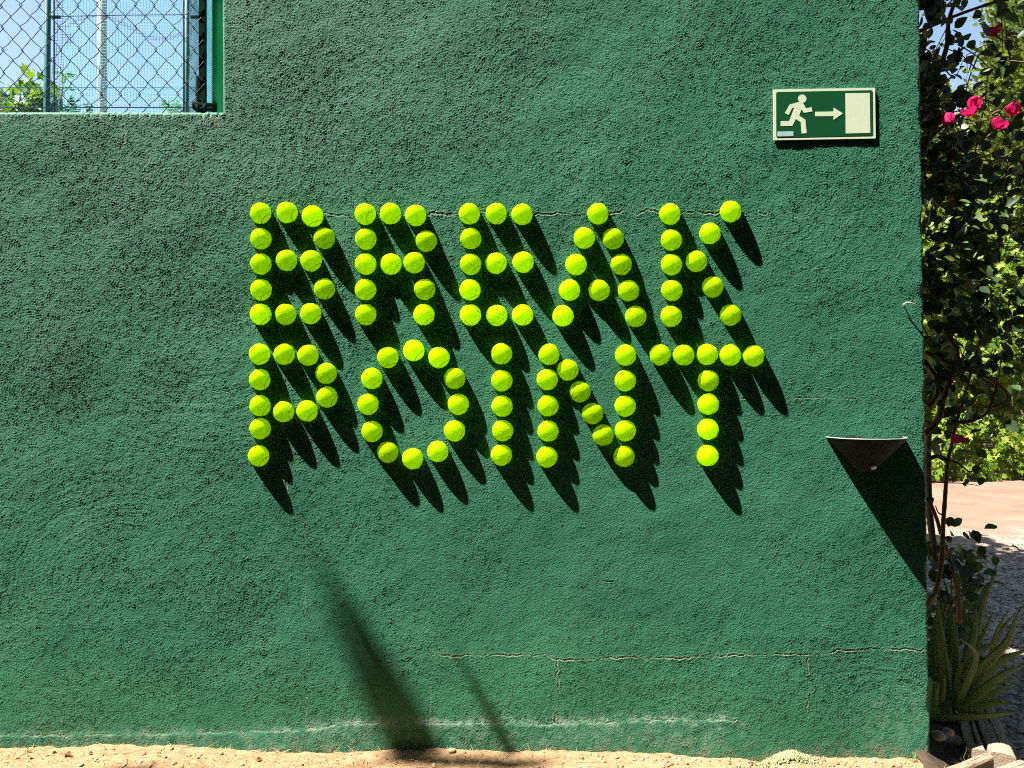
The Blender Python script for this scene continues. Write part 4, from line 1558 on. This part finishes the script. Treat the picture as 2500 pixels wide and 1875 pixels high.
def peb_mat(name, stops):
    m, nt, b, L = new_mat(name)
    r = ramp_node(nt, stops)
    L(attr_node(nt, "var"), r.inputs[0])
    n = noise_node(nt, 90, 4, .6)
    L(mixc(nt, mapr(nt, n.outputs["Fac"], .3, .7, 0, .3), r.outputs[0], (.12, .09, .06)), b.inputs["Base Color"])
    setc(b, None, .9, .15)
    return m


M_PEB = peb_mat("pale_pebble", [(0, (.16, .10, .055)), (.4, (.26, .175, .105)), (.8, (.33, .25, .17)), (1, (.42, .36, .29))])
M_GRV = peb_mat("grey_gravel", [(0, (.11, .092, .078)), (.5, (.21, .185, .158)), (1, (.38, .345, .30))])


def pebbles(name, label, x, y, size, mat, flat=.6):
    n = len(x)
    z = ground_h(x, y)
    A = np.stack([rng.normal(size=n), rng.normal(size=n), rng.normal(size=n) * .25], -1)
    N = np.stack([rng.normal(size=n) * .2, rng.normal(size=n) * .2, np.ones(n)], -1)
    v = ico_v * np.array([.75, 1, flat]) * np.random.default_rng(5).uniform(.85, 1.15, (12, 1))
    o = scatter(name, (v, ico_f), np.stack([x, y, z + size * .15], -1), A, N, size, mat)
    o.data.polygons.foreach_set("use_smooth", np.ones(len(o.data.polygons), dtype=bool))
    return tag(o, label, "pebbles", kind="stuff")


n = 5200
x = rng.random(n) * 3.3 - 1.8
y = -.02 - rng.random(n) ** 1.2 * .34
w = sstep(0, .9, x) * .85 + .15 + .5 * (vnoise(x * 6, y * 6) - .5)
k_ = rng.random(n) < w
pebbles("pebbles", "pale pebbles strewn along the foot of the wall", x[k_], y[k_], .0022 + .0075 * rng.random(k_.sum()) ** 2.2, M_PEB)
n = 9000
x = 1.5 + rng.random(n) ** .8 * 2.2
y = -.2 + rng.random(n) ** 1.3 * 3.2
k_ = x > 1.56 + .46 * y
k_ |= y > .8
pebbles("gravel", "grey gravel on the shaded path beside the bed", x[k_], y[k_], .004 + .008 * rng.random(k_.sum()) ** 1.6, M_GRV)
# a few stones in the dark bed
M_STONE = simple_mat("bed_stone", (.20, .17, .14), (.30, .26, .22), 40, .9, .1, 0, .003, 80)
import bmesh
for (zx, zy, y, r, lab) in ((760, 1300, .18, .030, "large round stone in the dark bed beside the wall end"), (570, 1230, .05, .020, "small stone against the wall end in the dark bed"), (690, 1190, .07, .016, "little stone under the lowest aloe leaf")):
    p = z7(zx, zy, y)
    bm = bmesh.new()
    bmesh.ops.create_icosphere(bm, subdivisions=3, radius=r)
    for v in bm.verts:
        f = 1 + .25 * (float(vnoise(np.array(v.co.x * 40 + r * 900), np.array(v.co.z * 40 + v.co.y * 30 + 50))) - .5)
        v.co *= f
        v.co.z *= .75
    me = bpy.data.meshes.new("stone")
    bm.to_mesh(me)
    bm.free()
    o = link("stone", me, M_STONE, None, True)
    o.location = (p.x, y, max(float(ground_h(np.array(p.x), np.array(y))) + r * .45, p.z - r * .3))
    tag(o, lab, "stone", "stones in the planting bed")
# dark bed soil
M_SOIL = simple_mat("bed_soil", (.035, .025, .018), (.07, .05, .035), 40, .95, .05, 0, .006, 90)
mb = MB()
bx = [(1.20, -.10), (1.33, -.11), (1.62, .72), (1.55, .9), (1.20, .9)]
nn = 28
vs_, fs_ = [], []
for j in range(nn + 1):
    yy_ = -.10 + j / nn * .95
    xa, xb = 1.215, 1.40 + .46 * (yy_ - .03)
    for i in range(nn + 1):
        xx_ = xa + (xb - xa) * i / nn
        edge = min(1, j / 3) if j < 3 else 1
        vs_.append((xx_, yy_, float(ground_h(np.array(xx_), np.array(yy_))) + (.012 + .016 * float(vnoise(np.array(xx_ * 25), np.array(yy_ * 25)))) * edge - .004 * (1 - edge)))
for j in range(nn):
    for i in range(nn):
        a = j * (nn + 1) + i
        fs_.append((a, a + 1, a + nn + 2, a + nn + 1))
o = MB().add(vs_, fs_).build("bed_soil", M_SOIL, None, True)
tag(o, "dark soil of the planting bed beside the wall", kind="structure")

# straw and dry grass
BLADE = (np.array([(-.018, 0, 0), (.018, 0, 0), (.013, .5, .06), (-.013, .5, .06), (0, 1, .0)], dtype=float), np.array([(0, 1, 2), (0, 2, 3), (3, 2, 4)]))
M_STRAW = leaf_mat("straw", [(0, (.17, .10, .04)), (.5, (.28, .19, .09)), (.9, (.36, .28, .15)), (1, (.30, .33, .10))], .2, .8, .1)
n = 4200
x = rng.random(n) * 3.2 - 1.85
y = -.004 - rng.random(n) * .30
k_ = rng.random(n) < .35 + .65 * (1 - sstep(-.2, .6, x))
x, y = x[k_], y[k_]
n = len(x)
A = np.stack([rng.normal(size=n), rng.normal(size=n) * .7, np.abs(rng.normal(size=n)) * .22], -1)
o = scatter("dry_grass", BLADE, np.stack([x, y, ground_h(x, y) + .001], -1), A, np.stack([rng.normal(size=n) * .4, -.5 + 0 * x, np.ones(n)], -1), .018 + .030 * rng.random(n), M_STRAW)
tag(o, "dry straw and dead grass littering the sand below the wall", "grass", kind="stuff")
# green tufts
M_GRASS = leaf_mat("green_blade", [(0, (.06, .11, .02)), (1, (.16, .20, .05))], .35, .5, .3)


def tuft(pt, lab, count, ln, spread=.5):
    root = empty("grass_tuft", pt)
    tag(root, lab, "grass", "grass tufts at the foot of the wall")
    for k in range(count):
        az = random.uniform(0, 6.28)
        l = ln * random.uniform(.55, 1.1)
        lean = random.uniform(.15, spread)
        w = .0011
        d = Vector((math.cos(az), math.sin(az) * .6, 0))
        s = Vector((-d.y, d.x, 0)).normalized() if d.length else Vector((1, 0, 0))
        pts = [Vector((random.gauss(0, .006), random.gauss(0, .004), -.004)) + d * l * lean * t * t * 1.2 + Vector((0, 0, l * (t - .35 * lean * t * t))) for t in (0, .3, .6, .85, 1)]
        vs_ = []
        for i, p in enumerate(pts):
            ww = w * (1 - (i / 4) ** 2) + .0001
            vs_ += [p - s * ww, p + s * ww]
        tr = []
        for i in range(4):
            tr += [(2 * i, 2 * i + 1, 2 * i + 3), (2 * i, 2 * i + 3, 2 * i + 2)]
        me = np_mesh("blade", np.array([tuple(v) for v in vs_]), np.array(tr))
        attr(me, "var", np.full(len(vs_), random.random()))
        link("blade", me, M_GRASS, root)


def gpt(u, y):
    x = qx(u, 0, y).x
    return (x, y, float(ground_h(np.array(x), np.array(y))))


tuft((1.375, .0, -.045), "green grass tuft beside the sleeper end", 11, .085, .9)
tuft((1.42, .015, -.04), "bent grass blades leaning on the sleeper's cut end", 6, .07, 1.0)
tuft(gpt(1625, -.03), "thin pale grass tuft at the wall foot left of the mossy mound", 7, .035, 1.1)
tuft(gpt(60, -.03), "straggly yellow grass tuft at the wall foot on the far left", 9, .03, 1.2)
tuft(gpt(1975, -.02), "little grass tuft at the wall's bottom right corner", 6, .04, .9)
# mossy mound
p = gpt(1705, -.03)
n = 1500
ax, ay = rng.normal(size=n) * .42, rng.normal(size=n) * .42
hz = np.clip(1 - (ax ** 2 + ay ** 2), 0, 1)
mx_, my_ = p[0] + ax * .10, p[1] + ay * .045
moss = scatter("mossy_mound", (ico_v * np.array([.8, 1, .6]), ico_f), np.stack([mx_, my_, ground_h(mx_, my_) + .014 * hz], -1), rand_dirs(n), rng.normal(size=(n, 3)) * .3 + np.array([0, 0, 1]),
               .002 + .004 * rng.random(n) ** 2, peb_mat("mossy_crumb", [(0, (.10, .11, .05)), (.4, (.16, .19, .085)), (.75, (.20, .23, .12)), (1, (.30, .24, .15))]))
tag(moss, "crumbly pale green mossy mound against the foot of the wall", "mound", kind="stuff")
# dead leaves
M_DEAD = leaf_mat("dead_leaf", [(0, (.07, .025, .012)), (1, (.13, .05, .022))], .2, .7, .2)
for k, (u, v, s, lab) in enumerate(((140, 1645, .024, "curled red-brown dead leaf, largest of those on the left sand"), (150, 1640, .018, "dead leaf lying just behind the largest on the left sand"), (112, 1645, .014, "small dead leaf left of the curled brown pair"), (70, 1648, .010, "tiny dead leaf nearest the left edge of the sand"), (192, 1643, .011, "small dead leaf right of the curled brown pair"), (556, 1641, .016, "dark dead leaf below the rough wall left of the centre"))):
    y = -.055
    x = qx(u, 0, y).x
    vv = np.array(LEAF[0]) * np.array([1, 1, 3.5])
    me = np_mesh("dead_leaf", vv, LEAF[1])
    attr(me, "var", np.full(len(vv), .2 + .1 * k))
    o = link("dead_leaf", me, M_DEAD)
    o.location = (x, y - .01 * (k % 2), float(ground_h(np.array(x), np.array(y))) + .004)
    o.scale = (s, s, s)
    o.rotation_euler = (random.uniform(.1, .5), random.gauss(0, .3), random.uniform(0, 6))
    tag(o, lab, "leaf", "dead leaves on the sand")
# yellow pebble on the sill
p = qx(223, 241, .02)
bm = bmesh.new()
bmesh.ops.create_icosphere(bm, subdivisions=2, radius=.0075)
me = bpy.data.meshes.new("pebble")
bm.to_mesh(me)
bm.free()
o = link("pebble", me, simple_mat("ochre_pebble", (.38, .26, .12), (.45, .33, .17), 90, .9), None, True)
o.scale = (1.2, 1, .6)
o.location = (p.x, .016, sill + .001)
tag(o, "small ochre pebble lying on the sill below the grey mast", "pebble")
# pale stone at the wall foot
p = gpt(975, -.02)
bm = bmesh.new()
bmesh.ops.create_icosphere(bm, subdivisions=2, radius=.012)
me = bpy.data.meshes.new("stone")
bm.to_mesh(me)
bm.free()
o = link("stone", me, simple_mat("pale_stone", (.30, .24, .15), (.38, .31, .2), 70, .9), None, True)
o.scale = (1.1, .8, .55)
o.location = (p[0], -.02, p[2] + .004)
tag(o, "pale stone lying in the dark shadow at the wall foot", "stone")

# ------------------------------------------------------------------ the tree out of frame whose twigs shade the foot of the wall
M_TREEL = leaf_mat("tree_leaf", [(0, (.03, .06, .015)), (1, (.07, .12, .025))], .1)
tree = empty("broadleaf_tree", (-5.9, -2.6, 0))
tag(tree, "leafy tree left of the camera whose branch tip shades the wall foot", "tree")
tl = Vector(tree.location)
DIST = 8.0
d = SUN_DIR


def back(u, v, off=0.):
    """a point on the ray from wall pixel to the sun, all in one plane square to the sun"""
    p = qx(u, v)
    ref = qx(885, 1600) - d * (DIST + off)
    t = (p - ref).dot(d)
    return p - d * t


mb = MB()
mb.tube([Vector((-5.9, -2.6, -.1)) - tl, Vector((-5.8, -2.5, 3)) - tl, Vector((-5.6, -2.4, 6.0)) - tl, Vector((-5.3, -2.3, 7.9)) - tl], [.16, .13, .10, .05], 10)
e1 = back(960, 1740)
mb.tube([Vector((-5.6, -2.4, 6.1)) - tl, Vector((-4.9, -1.8, 6.6)) - tl, e1 + Vector((-.3, -.12, .0)) - tl, e1 - tl, back(920, 1670) - tl], [.05, .03, .014, .009, .005], 8)
mb.build("trunk", M_BARK, tree, True)
def broad_crown(n, xa, xb, ya, za, zb):
    """leaf places in a wide flat crown that stays clear of the sun's way to the wall"""
    P = np.stack([xa + (xb - xa) * rng.random(n), ya - 3.6 * rng.random(n), za + (zb - za) * rng.random(n)], -1)
    P[:, 2] += .8 * (vnoise(P[:, 0] * .8, P[:, 1] * .8) - .5)
    P = P[P[:, 1] < -P[:, 2] / 5.64 - .22 - .15 * rng.random(len(P))]
    return P[vnoise(P[:, 0] * 1.3 + 50, P[:, 1] * 1.3 + 80) > .12]


P = broad_crown(5200, -9.5, -2.9, -1.2, 5.2, 7.6)  # crown widened out of view to shade the ground in front
n = len(P)
o = scatter("crown", LEAF, P - np.array(tl), rand_dirs(n), rng.normal(size=(n, 3)) * .6 + np.array([0, 0, 1]), .17 + .08 * rng.random(n), M_TREEL, tree)
P = broad_crown(5200, -3.1, 3.6, -1.2, 5.2, 7.4)
n = len(P)
tree2 = empty("broadleaf_tree", (.8, -3.7, 0))  # unseen tree added to shade the ground and hide the sky
tag(tree2, "unseen leafy tree added behind the camera to shade the ground in front", "tree")
scatter("crown", LEAF, P - np.array(tree2.location), rand_dirs(n), rng.normal(size=(n, 3)) * .6 + np.array([0, 0, 1]), .17 + .08 * rng.random(n), M_TREEL, tree2)
mb = MB()
mb.tube([(0, 0, -.1), (-.1, .1, 3), (-.3, .4, 6.2)], [.17, .13, .07], 10)
for ex, ey in ((-3.2, .8), (-1.5, 1.2), (1.4, 1.1), (2.3, .2), (-1.0, -1.0)):
    mb.tube([(-.1, .1, 3.6), (ex * .5, ey * .5, 5.0), (ex, ey, 6.2)], [.08, .05, .02], 7)
mb.build("trunk", M_BARK, tree2, True)


def shade_leaf(pts, off):
    """a leaf of the branch tip: outline midline widths given where its shadow falls"""
    vs_ = []
    for (u, v, w) in pts:
        vs_ += [back(u - w, v + w * .5, off), back(u, v, off) - d * .012, back(u + w, v - w * .5, off)]
    tr = []
    for i in range(len(pts) - 1):
        for j in range(2):
            a = i * 3 + j
            tr += [(a, a + 1, a + 4), (a, a + 4, a + 3)]
    me = np_mesh("leaf", np.array([tuple(v - tl) for v in vs_]), np.array(tr))
    attr(me, "var", np.full(len(vs_), .5))
    return link("leaf", me, M_TREEL, tree)


for ex, ey in ((-2.4, .7), (-1.0, 1.0), (1.6, .9), (-3.0, -.2)):
    mb = MB()
    mb.tube([(.2, .1, 4.0), (ex * .5, ey * .5, 5.4), (ex, ey, 6.4)], [.08, .05, .02], 7)
    mb.build("branch", M_BARK, tree, True)
shade_leaf([(680, 1180, 2), (742, 1300, 16), (795, 1400, 26), (850, 1500, 34), (905, 1600, 40), (950, 1690, 44), (985, 1790, 20)], 0)
shade_leaf([(650, 1180, 1), (735, 1370, 9), (785, 1480, 14), (830, 1570, 18), (880, 1670, 22), (940, 1770, 10)], .06)
shade_leaf([(940, 1730, 10), (1010, 1800, 60), (1080, 1880, 80), (1150, 1960, 70), (1210, 2040, 20)], .1)
shade_leaf([(1080, 1750, 10), (1150, 1820, 60), (1230, 1900, 80), (1300, 1990, 60), (1360, 2080, 10)], -.1)
shade_leaf([(1200, 1800, 8), (1260, 1860, 40), (1330, 1950, 50), (1390, 2040, 10)], -.2)
shade_leaf([(560, 2060, 8), (600, 2100, 45), (640, 2150, 55), (690, 2220, 12)], .2)
shade_leaf([(985, 1400, 2), (1030, 1490, 8), (1060, 1545, 10), (1095, 1605, 12), (1130, 1670, 12), (1160, 1740, 8)], -3)

# ------------------------------------------------------------------ unseen rows of cypresses added to block skylight from the front
M_CYP = leaf_mat("cypress_leaf", [(0, (.018, .036, .012)), (1, (.04, .065, .02))], .1, .7, .1)
def sky_screen(x, y, k, where):
    t = empty("sky_screen_cypress", (x, y, 0))
    tag(t, "%s unseen tall tree added to block skylight" % where, "tree", "unseen cypresses added to block skylight")
    mb = MB()
    mb.tube([(0, 0, -.1), (0, 0, 5), (0, 0, 9.5)], [.16, .11, .03], 8)
    mb.build("trunk", M_BARK, t)
    o = link("crown", CYP[k % 2], None, t)
    o.rotation_euler = (0, 0, k * 1.7)
    o.scale = (1, 1, .92 + .04 * (k % 4))
CYP = []
for k in range(2):
    r1 = np.random.default_rng(k + 50)
    nl, nr = 40, 22
    V_, F_ = [], []
    zz_ = np.linspace(.25, 10.2, nl)
    n = 9000
    zc = .3 + 9.6 * r1.random(n)
    ac = r1.random(n) * 6.283
    rm = .95 * np.clip(1 - (zc / 10.4) ** 3, .02, 1) * (.7 + .3 * r1.random(n) ** .5)
    P = np.stack([rm * np.cos(ac), rm * np.sin(ac), zc], -1)
    A = np.stack([np.cos(ac) * .3 + r1.normal(size=n) * .25, np.sin(ac) * .3 + r1.normal(size=n) * .25, np.ones(n)], -1)
    N = np.stack([np.cos(ac), np.sin(ac), r1.normal(size=n) * .3], -1)
    o = scatter("crown", LEAF, P, A, N, .28 + .2 * r1.random(n), M_CYP)
    CYP.append(o.data)
    bpy.data.objects.remove(o)
ORD = ['first', 'second', 'third', 'fourth', 'fifth', 'sixth', 'seventh', 'eighth', 'ninth', 'tenth', 'eleventh']
k = 0
for x in np.arange(-7.2, 7.3, 1.45):
    sky_screen(float(x), -5.2, k, ORD[k] + " from the left,"); k += 1
for y, wd in ((-3.9, 'farthest'), (-2.6, 'middle'), (-1.3, 'nearest')):
    sky_screen(-7.6, y, k, wd + " one on the left side,"); k += 1
    sky_screen(7.6, y, k, wd + " one on the right side,"); k += 1
